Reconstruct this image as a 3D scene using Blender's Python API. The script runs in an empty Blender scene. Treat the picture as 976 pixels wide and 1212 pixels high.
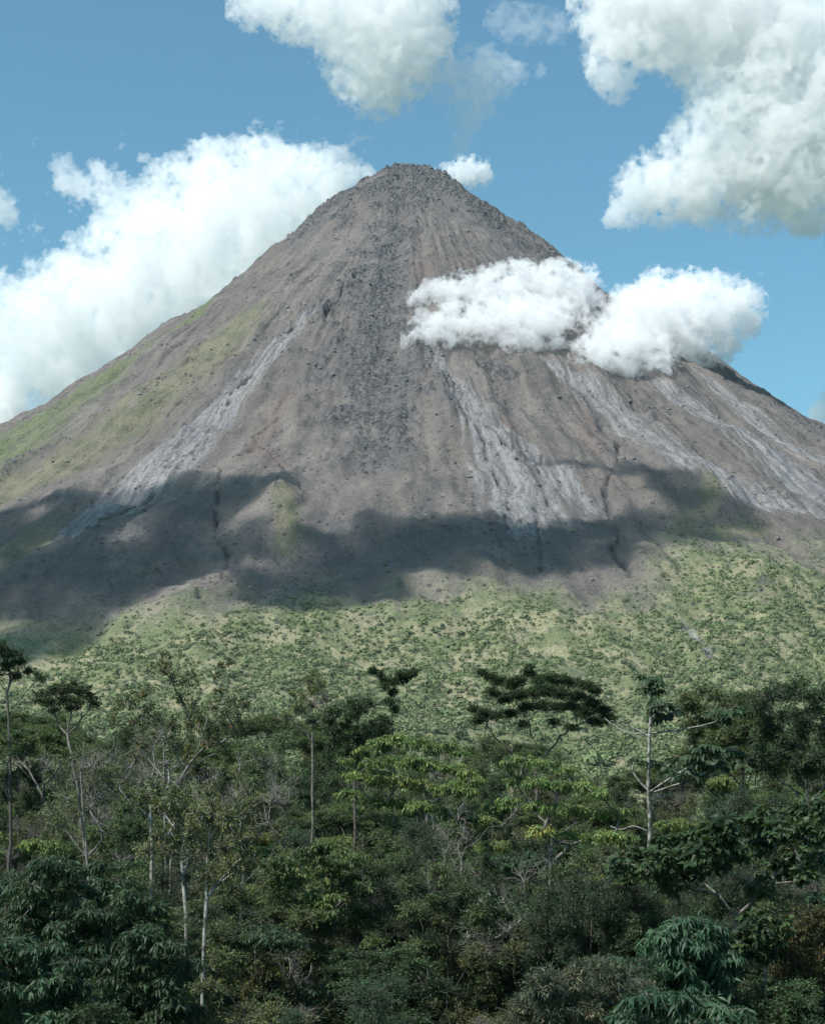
import bpy, math, numpy as np
from math import radians, sin, cos, tan, pi

# ------------------------------------------------------------------ scene, camera numbers
S = bpy.context.scene
COL = S.collection
F = 2200.0                      # focal length in photo pixels (photo is 976 x 1212)
PITCH = math.atan(374 / 2200.0)
CZ = 16.0                       # eye height above the forest floor
CX, CY = 488.0, 606.0
AXIS = 3000.0                   # distance of the volcano's axis
SUN = np.array([-0.52, -0.37, 0.77]); SUN /= np.linalg.norm(SUN)
RNG = np.random.default_rng(7)

def project(x, y, z):
    c, s = cos(PITCH), sin(PITCH)
    zz = z - CZ
    f = y * c + zz * s
    u = -y * s + zz * c
    return CX + F * x / f, CY - F * u / f

def ray(px, py):
    c, s = cos(PITCH), sin(PITCH)
    a = (px - CX) / F; b = (CY - py) / F
    d = np.array([a, c - b * s, s + b * c])
    return d

def at(px, py, Y):
    """world point at depth Y along the sight line of a photo position"""
    d = ray(px, py)
    return np.array([0, 0, CZ]) + d * (Y / d[1])

def ss(a, b, x):
    t = np.clip((x - a) / (b - a), 0, 1)
    return t * t * (3 - 2 * t)

# ------------------------------------------------------------------ noise
def _hash(ix, iy, seed):
    h = (ix.astype(np.int64) * 374761393 + iy.astype(np.int64) * 668265263 + seed * 1442695041) & 0xFFFFFFFF
    h = ((h ^ (h >> 13)) * 1274126177) & 0xFFFFFFFF
    h = (h ^ (h >> 16)) & 0xFFFFFFFF
    return h
def perlin(x, y, seed=0):
    x = np.asarray(x, float); y = np.asarray(y, float)
    ix = np.floor(x); iy = np.floor(y); fx = x - ix; fy = y - iy
    ix = ix.astype(np.int64); iy = iy.astype(np.int64)
    def g(dx, dy):
        a = _hash(ix + dx, iy + dy, seed).astype(float) * (2 * pi / 4294967296.0)
        return np.cos(a) * (fx - dx) + np.sin(a) * (fy - dy)
    u = fx * fx * fx * (fx * (fx * 6 - 15) + 10); v = fy * fy * fy * (fy * (fy * 6 - 15) + 10)
    a = g(0, 0) * (1 - u) + g(1, 0) * u
    b = g(0, 1) * (1 - u) + g(1, 1) * u
    return (a * (1 - v) + b * v) * 1.5
def fbm(x, y, octv=4, seed=0, gain=.5):
    s = 0; a = 1; t = 0
    for i in range(octv):
        s = s + a * perlin(x * 2 ** i, y * 2 ** i, seed + i * 17); t += a; a *= gain
    return s / t
def ridged(x, y, octv=4, seed=0, gain=.5):
    s = 0; a = 1; t = 0
    for i in range(octv):
        s = s + a * (1 - 2 * np.abs(perlin(x * 2 ** i, y * 2 ** i, seed + i * 17))); t += a; a *= gain
    return s / t

# ------------------------------------------------------------------ objects and tags
def tag(o, label=None, cat=None, group=None, kind=None):
    for k, v in (('label', label), ('category', cat), ('group', group), ('kind', kind)):
        if v: o[k] = v
    return o
def link(o, parent=None):
    COL.objects.link(o)
    if parent: o.parent = parent
    return o
def mesh_from(name, v, quads=None, tris=None, mat=None, attrs=None, smooth=False):
    me = bpy.data.meshes.new(name)
    v = np.asarray(v, np.float32)
    nq = 0 if quads is None else len(quads); nt = 0 if tris is None else len(tris)
    me.vertices.add(len(v)); me.vertices.foreach_set('co', v.ravel())
    idx = []; st = []; k = 0
    if nq: idx.append(np.asarray(quads, np.int32).ravel()); st.append(np.arange(nq) * 4); k = nq * 4
    if nt: idx.append(np.asarray(tris, np.int32).ravel()); st.append(k + np.arange(nt) * 3)
    idx = np.concatenate(idx); st = np.concatenate(st).astype(np.int32)
    me.loops.add(len(idx)); me.loops.foreach_set('vertex_index', idx)
    me.polygons.add(nq + nt); me.polygons.foreach_set('loop_start', st)
    me.update(calc_edges=True)
    if smooth: me.polygons.foreach_set('use_smooth', np.ones(nq + nt, bool))
    if attrs:
        for n, a in attrs.items():
            a = np.asarray(a, np.float32)
            if a.ndim == 1:
                at_ = me.attributes.new(n, 'FLOAT', 'POINT'); at_.data.foreach_set('value', a)
            else:
                at_ = me.attributes.new(n, 'FLOAT_COLOR', 'POINT'); at_.data.foreach_set('color', a.ravel())
    if mat: me.materials.append(mat)
    return me

# ------------------------------------------------------------------ materials
class NT:
    def __init__(s, name):
        s.m = bpy.data.materials.new(name); s.m.use_nodes = True
        s.t = s.m.node_tree; s.t.nodes.clear()
        s.out = s.t.nodes.new('ShaderNodeOutputMaterial')
    def n(s, typ, **kw):
        nd = s.t.nodes.new(typ)
        for k, v in kw.items():
            if k.startswith('i_'):
                key = k[2:]; key = int(key) if key.isdigit() else key.replace('_', ' ')
                s.set(nd.inputs[key], v)
            else: setattr(nd, k, v)
        return nd
    def set(s, inp, v):
        if isinstance(v, bpy.types.NodeSocket): s.t.links.new(v, inp)
        else: inp.default_value = v
    def math(s, op, a, b=0.0, clamp=False):
        nd = s.t.nodes.new('ShaderNodeMath'); nd.operation = op; nd.use_clamp = clamp
        s.set(nd.inputs[0], a); s.set(nd.inputs[1], b); return nd.outputs[0]
    def mix(s, f, a, b, blend='MIX'):
        nd = s.t.nodes.new('ShaderNodeMix'); nd.data_type = 'RGBA'; nd.blend_type = blend
        s.set(nd.inputs[0], f)
        for q, v in ((6, a), (7, b)):
            s.set(nd.inputs[q], v if isinstance(v, bpy.types.NodeSocket) else (*v, 1))
        return nd.outputs[2]
    def noise(s, vec, scale, detail=4, rough=.55, dist=0):
        nd = s.n('ShaderNodeTexNoise'); s.set(nd.inputs['Vector'], vec)
        nd.inputs['Scale'].default_value = scale; nd.inputs['Detail'].default_value = detail
        nd.inputs['Roughness'].default_value = rough; nd.inputs['Distortion'].default_value = dist
        return nd.outputs[0]
    def ramp(s, f, lo, hi):
        nd = s.n('ShaderNodeMapRange', interpolation_type='SMOOTHSTEP')
        s.set(nd.inputs[0], f); nd.inputs[1].default_value = lo; nd.inputs[2].default_value = hi
        return nd.outputs[0]

def leaf_material(name, dark, light, extra=None, gloss=.5, trans=.25):
    """dark..light follow each leaf's own random tint; extra = (colour, share) of odd leaves"""
    t = NT(name)
    a = t.n('ShaderNodeAttribute', attribute_name='tint').outputs['Fac']
    c = t.mix(a, dark, light)
    info = t.n('ShaderNodeObjectInfo').outputs['Random']
    if extra:
        c = t.mix(t.ramp(a, 1 - extra[1], 1 - extra[1] + .01), c, extra[0])
    hs = t.n('ShaderNodeHueSaturation'); t.set(hs.inputs['Color'], c)
    t.set(hs.inputs['Hue'], t.math('ADD', t.math('MULTIPLY', info, .03), .485))
    t.set(hs.inputs['Value'], t.math('ADD', t.math('MULTIPLY', info, .35), .82))
    c = hs.outputs[0]
    p = t.n('ShaderNodeBsdfPrincipled'); t.set(p.inputs['Base Color'], c)
    p.inputs['Roughness'].default_value = gloss; p.inputs['Specular IOR Level'].default_value = .22
    tr = t.n('ShaderNodeBsdfTranslucent'); t.set(tr.inputs['Color'], t.mix(.5, c, (.10, .14, .02)))
    mx = t.n('ShaderNodeMixShader'); mx.inputs[0].default_value = trans
    t.set(mx.inputs[1], p.outputs[0]); t.set(mx.inputs[2], tr.outputs[0])
    t.set(t.out.inputs['Surface'], mx.outputs[0])
    return t.m

def bark_material(name, c1, c2, blotch=None, scale=3.0):
    t = NT(name)
    co = t.n('ShaderNodeTexCoord').outputs['Object']
    mp = t.n('ShaderNodeMapping'); t.set(mp.inputs[0], co); mp.inputs['Scale'].default_value = (1, 1, .35)
    f = t.noise(mp.outputs[0], scale * 3, 5, .65)
    c = t.mix(t.ramp(f, .35, .65), c1, c2)
    if blotch:
        c = t.mix(t.ramp(t.noise(co, scale * .8, 3), .52, .6), c, blotch)
    p = t.n('ShaderNodeBsdfPrincipled'); t.set(p.inputs['Base Color'], c); p.inputs['Roughness'].default_value = .85
    b = t.n('ShaderNodeBump'); b.inputs['Strength'].default_value = .5; b.inputs['Distance'].default_value = .03
    t.set(b.inputs['Height'], f); t.set(p.inputs['Normal'], b.outputs[0])
    t.set(t.out.inputs['Surface'], p.outputs[0])
    return t.m

def volume_material(name, density, color=(1, 1, 1), g=0.0):
    t = NT(name)
    v = t.n('ShaderNodeVolumePrincipled')
    v.inputs['Color'].default_value = (*color, 1); v.inputs['Density'].default_value = density
    v.inputs['Anisotropy'].default_value = g
    t.set(t.out.inputs['Volume'], v.outputs[0])
    return t.m

# ------------------------------------------------------------------ the volcano's shape
KN = np.array([0,12,25,40,55,70,90,110,130,155,180,205,230,260,290,320,350,380,410,440,470,510,550,600,650,700,760,830,920,1020,1120,1240,1360,1500,1700,2000,2400,3000,4000.])
KL = [1114,1114,1112,1110,1093,1091,1075,1061,1043,1040,1005,981,953,935,900,869,841,809,795,772,751,716,685,646,608,577,535,494,437,382,330,278,211,142,81,28,1,-15,-30]
KR = [1114,1114,1112,1107,1090,1084,1071,1054,1030,1011,978,970,967,929,907,876,850,821,799,773,750,722,692,655,618,583,545,502,446,388,333,279,211,142,81,28,1,-15,-30]
FR = [(0,1114),(25,1108),(60,1090),(150,1040),(300,925),(500,785),(700,645),(850,535),(1000,430),(1120,350),(1250,270),(1380,200),(1500,142),(1650,92),(1800,60),(2000,28),(2300,4),(2800,-12),(4000,-30)]
RT = np.arange(0, 4001, 5.0)
def _tab(xk, yk, w, n=3):
    t = np.interp(RT, xk, yk)
    for _ in range(n):
        p = np.pad(t, w, mode='edge'); p[:w] = t[1:w + 1][::-1]
        t = np.convolve(p, np.ones(2 * w + 1) / (2 * w + 1), 'valid')
    return t
TL, TR = _tab(KN, KL, 2), _tab(KN, KR, 2)
_a = _tab([p[0] for p in FR], [p[1] for p in FR], 10); _b = _tab([p[0] for p in FR], [p[1] for p in FR], 3)
_w = ss(60, 200, RT); TF = _b * (1 - _w) + _a * _w

def base_h(x, y):
    dx = x; dy = AXIS - y
    r = np.hypot(dx, dy); a = np.degrees(np.arctan2(dx, dy))
    side = ss(12, 58, np.abs(a)); sa = np.sin(np.radians(a))
    lr = ss(-.25, .25, sa)
    tl = np.interp(r, RT, TL); tr = np.interp(r, RT, TR); tf = np.interp(r, RT, TF)
    return (1 - side) * tf + side * ((1 - lr) * tl + lr * tr)

def on_slope(px, py):
    """where the sight line through a photo position meets the smooth volcano"""
    d = ray(px, py)
    t = np.arange(900, 3400, 4.0) / d[1]
    P = np.array([0, 0, CZ])[None] + d[None] * t[:, None]
    hit = np.where(P[:, 2] < base_h(P[:, 0], P[:, 1]))[0]
    k = hit[0] if len(hit) else int(np.argmin(P[:, 2] - base_h(P[:, 0], P[:, 1])))
    return P[k]

def strip(P, pts):
    """pts: (px, py, half width px).  Signed closeness: 1 on the line, 0 at its edge; and the side (-1..1)."""
    Q = np.array([on_slope(a, b) for a, b, c in pts])
    W = np.array([c * q[1] / F for (a, b, c), q in zip(pts, Q)])
    lo = Q[:, :2].min(0) - 3.5 * W.max(); hi = Q[:, :2].max(0) + 3.5 * W.max()
    near = np.where(((P > lo) & (P < hi)).all(1))[0]; whole = len(P); P = P[near]
    best = np.full(len(P), 1e9); sd = np.zeros(len(P))
    for i in range(len(Q) - 1):
        a = Q[i, :2]; b = Q[i + 1, :2]; ab = b - a
        t = np.clip(((P - a) @ ab) / (ab @ ab + 1e-9), 0, 1)
        D = P - a - t[:, None] * ab
        w = W[i] + (W[i + 1] - W[i]) * t
        # the slope falls towards the viewer, so plan depth is compressed in the picture
        dd = np.hypot(D[:, 0], D[:, 1] * .9) / w
        m = dd < best; best = np.where(m, dd, best)
        sd = np.where(m, D[:, 0] / w, sd)
    o1 = np.full(whole, -9.0); o1[near] = 1 - best; o2 = np.zeros(whole); o2[near] = sd
    return o1, o2

LAVA = [
 [(378,365,4),(345,395,10),(318,425,14),(290,455,17),(262,490,24),(235,520,28),(205,552,34),(170,578,38),(130,605,36),(95,635,26),(80,655,8)],
 [(510,424,7),(528,445,12),(548,475,16),(566,510,20),(585,545,28),(603,575,38),(615,605,42),(622,640,20)],
 [(598,520,10),(640,552,18),(670,575,20),(700,600,14)],
 [(640,428,7),(690,455,20),(735,490,26),(780,530,30),(830,568,30),(880,598,26),(930,612,22),(990,628,18)],
 [(770,448,8),(830,485,24),(890,525,36),(940,565,42),(1000,605,44)],[(800,430,6),(870,480,14),(940,530,18),(1000,570,18)],
 [(808,738,4),(822,758,8),(834,785,5)],
]
FISS = [
 [(664,440,1.5),(690,463,1.8),(705,485,2.6),(718,505,3),(732,520,2.6),(730,550,2),(722,570,1.6),(716,590,3),(722,612,2.2),(733,640,2.2),(722,658,3.5),(735,675,3.5),(750,693,2)],
 [(528,452,1),(545,490,2),(560,508,3),(572,530,2),(578,550,2),(592,575,2),(602,605,1.5),(600,640,1.5)],
 [(712,450,1.2),(745,478,2),(785,502,1.2)],
 [(840,480,1),(870,520,2),(892,545,1)],
 [(905,585,1.2),(925,600,2.5),(950,618,2.5),(980,640,2)],
 [(352,385,2.4),(330,402,2),(308,418,1)],
 [(335,430,1),(300,445,1.8),(283,458,3),(262,492,2.5),(240,520,2),(215,560,2),(165,600,2),(110,640,1.5)],
 [(262,560,2),(257,600,2),(256,640,2),(272,680,3),(262,700,2.5),(240,722,3),(232,738,2)],
 [(215,478,1),(190,500,1.5),(160,525,1),(120,560,1)],
 [(560,500,1.2),(600,540,1.5),(625,560,1.2),(650,600,1.2)],
 [(640,540,1),(635,600,1.6),(640,680,1.4)],
 [(690,455,1),(740,500,1.2),(800,552,1.2),(850,585,1)],
 [(285,545,3),(296,541,4),(302,538,3)],
 [(870,500,1.2),(910,530,1.8),(950,560,1.6),(990,590,1.4)],
 [(770,470,1.2),(810,500,1.6),(860,540,1.8),(900,575,1.4)],
 [(700,440,1.4),(740,465,1.8),(790,505,1.6),(840,550,1.6),(890,590,1.2)],
 [(420,330,1.5),(400,360,2),(385,380,1.2)],
 [(366,598,1.2),(300,520,1),(330,500,1)],
 [(812,740,1.5),(828,765,2),(842,788,1.5)],
]
ROCK = [
 [(486,203,30),(470,250,16),(463,290,19),(453,330,27),(443,370,36),(440,410,40),(452,450,42),(458,490,44),(445,535,30)],
 [(350,285,9),(374,262,14),(395,245,24),(430,228,26),(480,212,28),(530,226,26),(575,256,22),(620,284,26),(660,310,24),(700,342,20),(740,372,16),(800,405,12)],
 [(540,345,8),(548,330,6)],
 [(580,430,14),(600,450,10)],
 [(850,438,8),(880,465,10),(930,490,9),(980,515,9)],
 [(398,218,8),(410,262,10)],
]
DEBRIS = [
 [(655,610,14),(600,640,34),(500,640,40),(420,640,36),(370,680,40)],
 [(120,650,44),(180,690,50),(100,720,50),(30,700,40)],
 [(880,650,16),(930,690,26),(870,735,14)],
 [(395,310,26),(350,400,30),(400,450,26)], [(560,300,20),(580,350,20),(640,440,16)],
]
GRASS = [
 [(-60,575,66),(0,540,58),(60,500,44),(120,455,32),(180,412,20),(235,375,12),(270,345,6)],
]
GRASS2 = [[(-40,690,40),(40,650,40),(120,620,30)], [(-40,600,50),(60,560,44),(150,500,44),(250,420,34),(300,370,16)], [(330,610,12),(340,640,14),(335,660,12)], [(850,590,12),(800,640,12),(900,630,12)]]
RED = [[(478,260,12),(500,330,16),(510,400,16),(500,470,12)], [(340,470,10),(300,540,10),(330,560,16)], [(600,500,10),(580,590,10)], [(690,480,14),(700,530,14)]]
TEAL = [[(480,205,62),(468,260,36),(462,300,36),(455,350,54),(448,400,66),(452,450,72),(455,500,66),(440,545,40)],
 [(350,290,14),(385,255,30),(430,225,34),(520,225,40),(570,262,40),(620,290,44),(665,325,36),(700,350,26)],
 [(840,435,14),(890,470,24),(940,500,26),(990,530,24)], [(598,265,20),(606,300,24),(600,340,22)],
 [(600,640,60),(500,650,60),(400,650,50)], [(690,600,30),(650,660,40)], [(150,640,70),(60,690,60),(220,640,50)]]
VEG = [(-200,800),(0,800),(60,780),(110,745),(150,732),(230,745),(300,722),(380,700),(450,722),(540,712),(620,712),(700,722),(760,712),(800,655),(860,650),(930,675),(980,665),(1150,660)]
MOUNDS = [((330,628),34,34,16),((150,655),70,44,18),((190,735),45,34,12),((60,690),60,40,14),((835,572),60,34,18),((760,590),40,30,8),((500,700),60,30,8),((905,700),40,30,10)]
_vq = np.array([on_slope(a, b) for a, b in VEG])
_va = np.degrees(np.arctan2(_vq[:, 0], AXIS - _vq[:, 1])); _vr = np.hypot(_vq[:, 0], AXIS - _vq[:, 1])
_o = np.argsort(_va); _va = _va[_o]; _vr = _vr[_o]
_mq = [(on_slope(*m[0]), m[1], m[2], m[3]) for m in MOUNDS]

def region(P, sets):
    out = np.full(len(P), -9.0)
    for s in sets: out = np.maximum(out, strip(P, s)[0])
    return out

def volcano_fields(x, y):
    """height and cover masks of the volcano at plan positions"""
    P = np.stack([x, y], 1)
    r = np.hypot(x, AXIS - y); a = np.arctan2(x, AXIS - y)
    h = base_h(x, y)
    wx = fbm(x / 60, y / 60, 3, 3) * 14; wy = fbm(x / 60 + 9, y / 60, 3, 5) * 14
    Pw = P + np.stack([wx, wy], 1) * .5
    aw = a + (fbm(x / 300, y / 300, 3, 13) * 30 + wx * .2) / np.maximum(r, 120)
    streak = fbm(aw * 26, r / 330 + wy * .02, 4, 11)              # long downslope streaks
    streak2 = fbm(aw * 70, r / 75 + wy * .03, 4, 23)
    n1 = fbm(x / 34, y / 34, 4, 31); n2 = fbm(x / 8, y / 8, 3, 41)
    lava = np.full(len(x), -9.0)
    for s in LAVA:
        f, sd = strip(Pw, s); lava = np.maximum(lava, f)
    streak3 = fbm(aw * 150, r / 420, 3, 27)
    lava_m = ss(-.45, .55, lava + n1 * .4 + streak3 * 1.5)
    rock = region(Pw, ROCK)
    rock_m = ss(-.3, .45, rock * .7 + n1 * 2.2 + n2 * 1.6) 
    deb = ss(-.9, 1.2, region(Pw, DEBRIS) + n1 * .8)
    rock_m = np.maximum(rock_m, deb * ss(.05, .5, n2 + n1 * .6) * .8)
    out_ = ss(.16, .42, fbm(aw * 20, r / 110 + wy * .02, 3, 29)) * ss(-.1, .35, n1 + n2 * .7) * ss(1350, 1000, r)
    rock_m = np.maximum(rock_m, out_ * .8)
    fiss = region(P + np.stack([n2 * 4 + n1 * 5, n2 * 3], 1), FISS)
    brk = ss(-.35, .05, fbm(x / 22, y / 22, 2, 77))
    fiss_m = ss(-.4, .4, fiss) * brk
    # natural short breaks: thin cracks following the slope
    ck = np.abs(perlin(aw * 60, r / 120 + wy * .03, 91)); ck2 = perlin(x / 70, y / 70, 93)
    crack = (1 - ss(.0, .035, ck)) * ss(.12, .35, ck2) * ss(150, 350, r)
    crack *= ss(-.1, .3, lava + .5)
    grass = ss(-.8, .6, region(Pw, GRASS) + n1 * .6 + streak * .5)
    grass2 = ss(-.9, .6, region(Pw, GRASS2) + n1 * .7 + n2 * .3 + streak * .5)
    rb = np.interp(np.degrees(a), _va, _vr)
    veg = ss(-60, 60, r - rb + n1 * 60 + streak * 50)
    front = ss(85, 55, np.abs(np.degrees(a)))
    veg = np.maximum(veg, ss(1350, 1450, r))
    # relief
    lumpy = fbm(x / 200, y / 200, 3, 58)
    amp = ss(30, 400, r) * ss(2100, 1300, r)
    g = ridged(aw * 9 + wx * .004, r / 600 + lumpy * .35, 4, 51)
    lump = fbm(x / 120, y / 120, 4, 57)
    h = h + amp * (g * 10 * ss(200, 700, r) + streak * 9 * ss(100, 700, r) + streak2 * 1.0) + ss(20, 120, r) * lump * 20
    n3 = fbm(x / 3.6, y / 3.6, 2, 43)
    h = h + n1 * (3 + 3 * rock_m) + n2 * (1.2 + 1.8 * rock_m) + n3 * (.5 + .8 * rock_m)
    crag = ridged(x / 15, y / 15, 4, 61)
    h = h + crag * rock_m * 3.2 * ss(2000, 1500, r)
    steps = ridged(x / 26 + n1 * .3, y / 26, 3, 67)
    h = h + ss(420, 60, r) * steps * (2.5 + 5 * rock_m)
    h = h - fiss_m * 7 - crack * 2.5
    h = h - lava_m * 3 + lava_m * (streak3 * 4.0 + n2 * .3)
    for q, wpx, hpx, H in _mq:
        sx = wpx * q[1] / F; sy = hpx * q[1] / F * 1.8
        h = h + H * np.exp(-((x - q[0]) / sx) ** 2 - ((y - q[1]) / sy) ** 2)
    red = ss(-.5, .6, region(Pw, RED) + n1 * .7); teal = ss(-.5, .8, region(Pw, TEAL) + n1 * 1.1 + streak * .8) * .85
    return h, dict(lava=lava_m, rock=rock_m, fiss=np.maximum(fiss_m, crack * .8), grass=grass, straw=grass2, veg=veg,
                   red=red, teal=teal, streak=streak2 * .5 + .5)

def volcano():
    front = np.radians(np.arange(-72, 72.01, .115))
    back = np.radians(np.arange(75, 286, 3.0))
    az = np.concatenate([front, back])
    rr = np.concatenate([np.arange(2.0, 500, 1.7), np.arange(500, 1700, 2.0), np.arange(1700, 2400, 6.0), np.arange(2400, 3000, 40.0)])
    A, R = np.meshgrid(az, rr, indexing='ij')
    x = (R * np.sin(A)).ravel(); y = (AXIS - R * np.cos(A)).ravel()
    h, m = volcano_fields(x, y)
    na, nr = len(az), len(rr)
    v = np.stack([x, y, h], 1)
    i = np.arange(na)[:, None]; j = np.arange(nr - 1)[None]
    i2 = (i + 1) % na
    q = np.stack([i * nr + j, i * nr + j + 1, i2 * nr + j + 1, i2 * nr + j], -1).reshape(-1, 4)
    v = np.concatenate([v, [[0, AXIS, h.reshape(na, nr)[:, 0].mean() + .5]]])
    ii = np.arange(na)
    tr = np.stack([np.full(na, len(v) - 1), ii * nr, ((ii + 1) % na) * nr], -1)
    pad = lambda k: np.append(m[k], m[k][:1])
    attrs = {'cover': np.stack([pad('lava'), pad('rock'), pad('grass'), pad('fiss')], 1),
             'cover2': np.stack([pad('straw'), pad('veg'), pad('red'), pad('teal')], 1)}
    me = mesh_from('volcano', v, q, tr, volcano_material(), attrs, smooth=True)
    o = link(bpy.data.objects.new('volcano', me))
    tag(o, 'tall grey-brown volcano cone with pale lava streams and a green lower slope', 'volcano', kind='structure')
    return o

def volcano_material():
    t = NT('volcano_slopes')
    co = t.n('ShaderNodeNewGeometry').outputs['Position']
    def sep(name):
        a = t.n('ShaderNodeAttribute', attribute_name=name)
        s = t.n('ShaderNodeSeparateColor'); t.set(s.inputs[0], a.outputs['Color'])
        return s.outputs[0], s.outputs[1], s.outputs[2], a.outputs['Alpha']
    lava, rock, grass, fiss = sep('cover')
    straw, veg, red, teal = sep('cover2')
    # downslope-stretched coordinates: angle about the axis and distance from it
    sp = t.n('ShaderNodeSeparateXYZ'); t.set(sp.inputs[0], co)
    dy = t.math('SUBTRACT', AXIS, sp.outputs[1])
    ang = t.math('ARCTAN2', sp.outputs[0], dy)
    rad = t.math('SQRT', t.math('ADD', t.math('MULTIPLY', sp.outputs[0], sp.outputs[0]), t.math('MULTIPLY', dy, dy)))
    cb = t.n('ShaderNodeCombineXYZ'); t.set(cb.inputs[0], t.math('ADD', t.math('MULTIPLY', ang, 700), t.math('MULTIPLY', t.noise(co, .006, 3), 40))); t.set(cb.inputs[1], t.math('MULTIPLY', rad, .16))
    pol = cb.outputs[0]
    big = t.noise(co, .006, 5, .6); mid = t.noise(co, .03, 6, .65); fine = t.noise(co, .22, 5, .7)
    st = t.noise(pol, .05, 6, .62, .4); st2 = t.noise(pol, .22, 4, .65, .3)
    c = t.mix(t.ramp(big, .35, .65), (.158, .133, .115), (.215, .189, .168))
    c = t.mix(t.math('MULTIPLY', t.ramp(st, .38, .62), .8), c, (.120, .109, .103))
    c = t.mix(t.math('MULTIPLY', t.ramp(mid, .5, .72), .45), c, (.125, .115, .108))
    c = t.mix(t.math('MULTIPLY', t.ramp(mid, .5, .25), .4), c, (.25, .22, .185))
    c = t.mix(t.math('MULTIPLY', red, .45), c, (.195, .14, .12))
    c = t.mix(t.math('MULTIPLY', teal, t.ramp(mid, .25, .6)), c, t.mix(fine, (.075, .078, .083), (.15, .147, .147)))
    olive = t.mix(t.ramp(mid, .4, .6), (.13, .138, .078), (.215, .195, .125))
    c = t.mix(t.math('MULTIPLY', straw, t.ramp(st, .2, .52)), c, olive)
    gr = t.mix(t.ramp(fine, .4, .6), (.10, .145, .055), (.165, .195, .09))
    gr = t.mix(t.ramp(mid, .5, .68), gr, (.21, .195, .125))
    c = t.mix(t.math('MULTIPLY', grass, .85), c, gr)
    # lower apron: straw grass and low green
    ap = t.mix(t.ramp(mid, .38, .56), (.32, .30, .175), (.16, .195, .085))
    ap = t.mix(t.math('MULTIPLY', t.ramp(fine, .52, .7), .6), ap, (.085, .115, .05))
    ap = t.mix(t.math('MULTIPLY', t.ramp(st2, .55, .7), .6), ap, (.42, .375, .23))
    c = t.mix(veg, c, ap)
    cb2 = t.n('ShaderNodeCombineXYZ'); t.set(cb2.inputs[0], t.math('ADD', t.math('MULTIPLY', ang, 700), t.math('MULTIPLY', t.noise(co, .01, 3), 26))); t.set(cb2.inputs[1], t.math('MULTIPLY', rad, .05))
    st3 = t.noise(cb2.outputs[0], .22, 5, .7)
    lv = t.mix(t.ramp(st3, .38, .60), (.175, .175, .183), (.345, .335, .333))
    lv = t.mix(t.math('MULTIPLY', t.ramp(st3, .62, .68), .8), lv, (.09, .10, .12))
    c = t.mix(t.math('MULTIPLY', lava, .8), c, lv)
    gran = t.noise(co, .55, 3, .8); gr2 = t.noise(co, .12, 5, .75)
    c = t.mix(t.math('MULTIPLY', t.ramp(gran, .53, .62), .62), c, (.062, .061, .063))
    c = t.mix(t.math('MULTIPLY', t.ramp(gran, .44, .36), .5), c, (.30, .275, .25))
    c = t.mix(t.math('MULTIPLY', t.ramp(gr2, .53, .64), .55), c, (.078, .077, .08))
    # blocky rock
    vo = t.n('ShaderNodeTexVoronoi'); t.set(vo.inputs['Vector'], co); vo.inputs['Scale'].default_value = .22
    vs = t.n('ShaderNodeSeparateColor'); t.set(vs.inputs[0], vo.outputs['Color'])
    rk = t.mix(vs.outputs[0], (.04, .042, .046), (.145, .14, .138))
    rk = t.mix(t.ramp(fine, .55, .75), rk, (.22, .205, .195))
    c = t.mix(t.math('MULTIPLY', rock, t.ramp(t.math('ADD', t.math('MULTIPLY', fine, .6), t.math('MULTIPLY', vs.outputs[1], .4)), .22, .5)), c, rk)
    # loose dark stones everywhere
    vo2 = t.n('ShaderNodeTexVoronoi'); t.set(vo2.inputs['Vector'], co); vo2.inputs['Scale'].default_value = .13
    vs2 = t.n('ShaderNodeSeparateColor'); t.set(vs2.inputs[0], vo2.outputs['Color'])
    stone = t.math('MULTIPLY', t.math('GREATER_THAN', vs2.outputs[0], .82), t.ramp(vo2.outputs['Distance'], .42, .25))
    stone = t.math('MULTIPLY', stone, t.ramp(t.noise(co, .012, 3), .42, .6))
    c = t.mix(t.math('MULTIPLY', stone, .75), c, (.075, .075, .075))
    c = t.mix(t.math('MULTIPLY', fiss, .85), c, (.045, .05, .06))
    p = t.n('ShaderNodeBsdfPrincipled'); t.set(p.inputs['Base Color'], c)
    p.inputs['Roughness'].default_value = .95; p.inputs['Specular IOR Level'].default_value = .15
    hgt = t.math('ADD', t.math('MULTIPLY', fine, 2.2), t.math('MULTIPLY', st2, .8))
    hgt = t.math('ADD', hgt, t.math('MULTIPLY', t.noise(co, .6, 4, .75), 1.6))
    hgt = t.math('ADD', hgt, t.math('MULTIPLY', rock, t.math('MULTIPLY', vo.outputs['Distance'], -2.0)))
    hgt = t.math('ADD', hgt, t.math('MULTIPLY', stone, 1.5))
    b = t.n('ShaderNodeBump'); b.inputs['Strength'].default_value = .9; b.inputs['Distance'].default_value = 1.5
    t.set(b.inputs['Height'], hgt); t.set(p.inputs['Normal'], b.outputs[0])
    t.set(t.out.inputs['Surface'], p.outputs[0])
    return t.m

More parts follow.
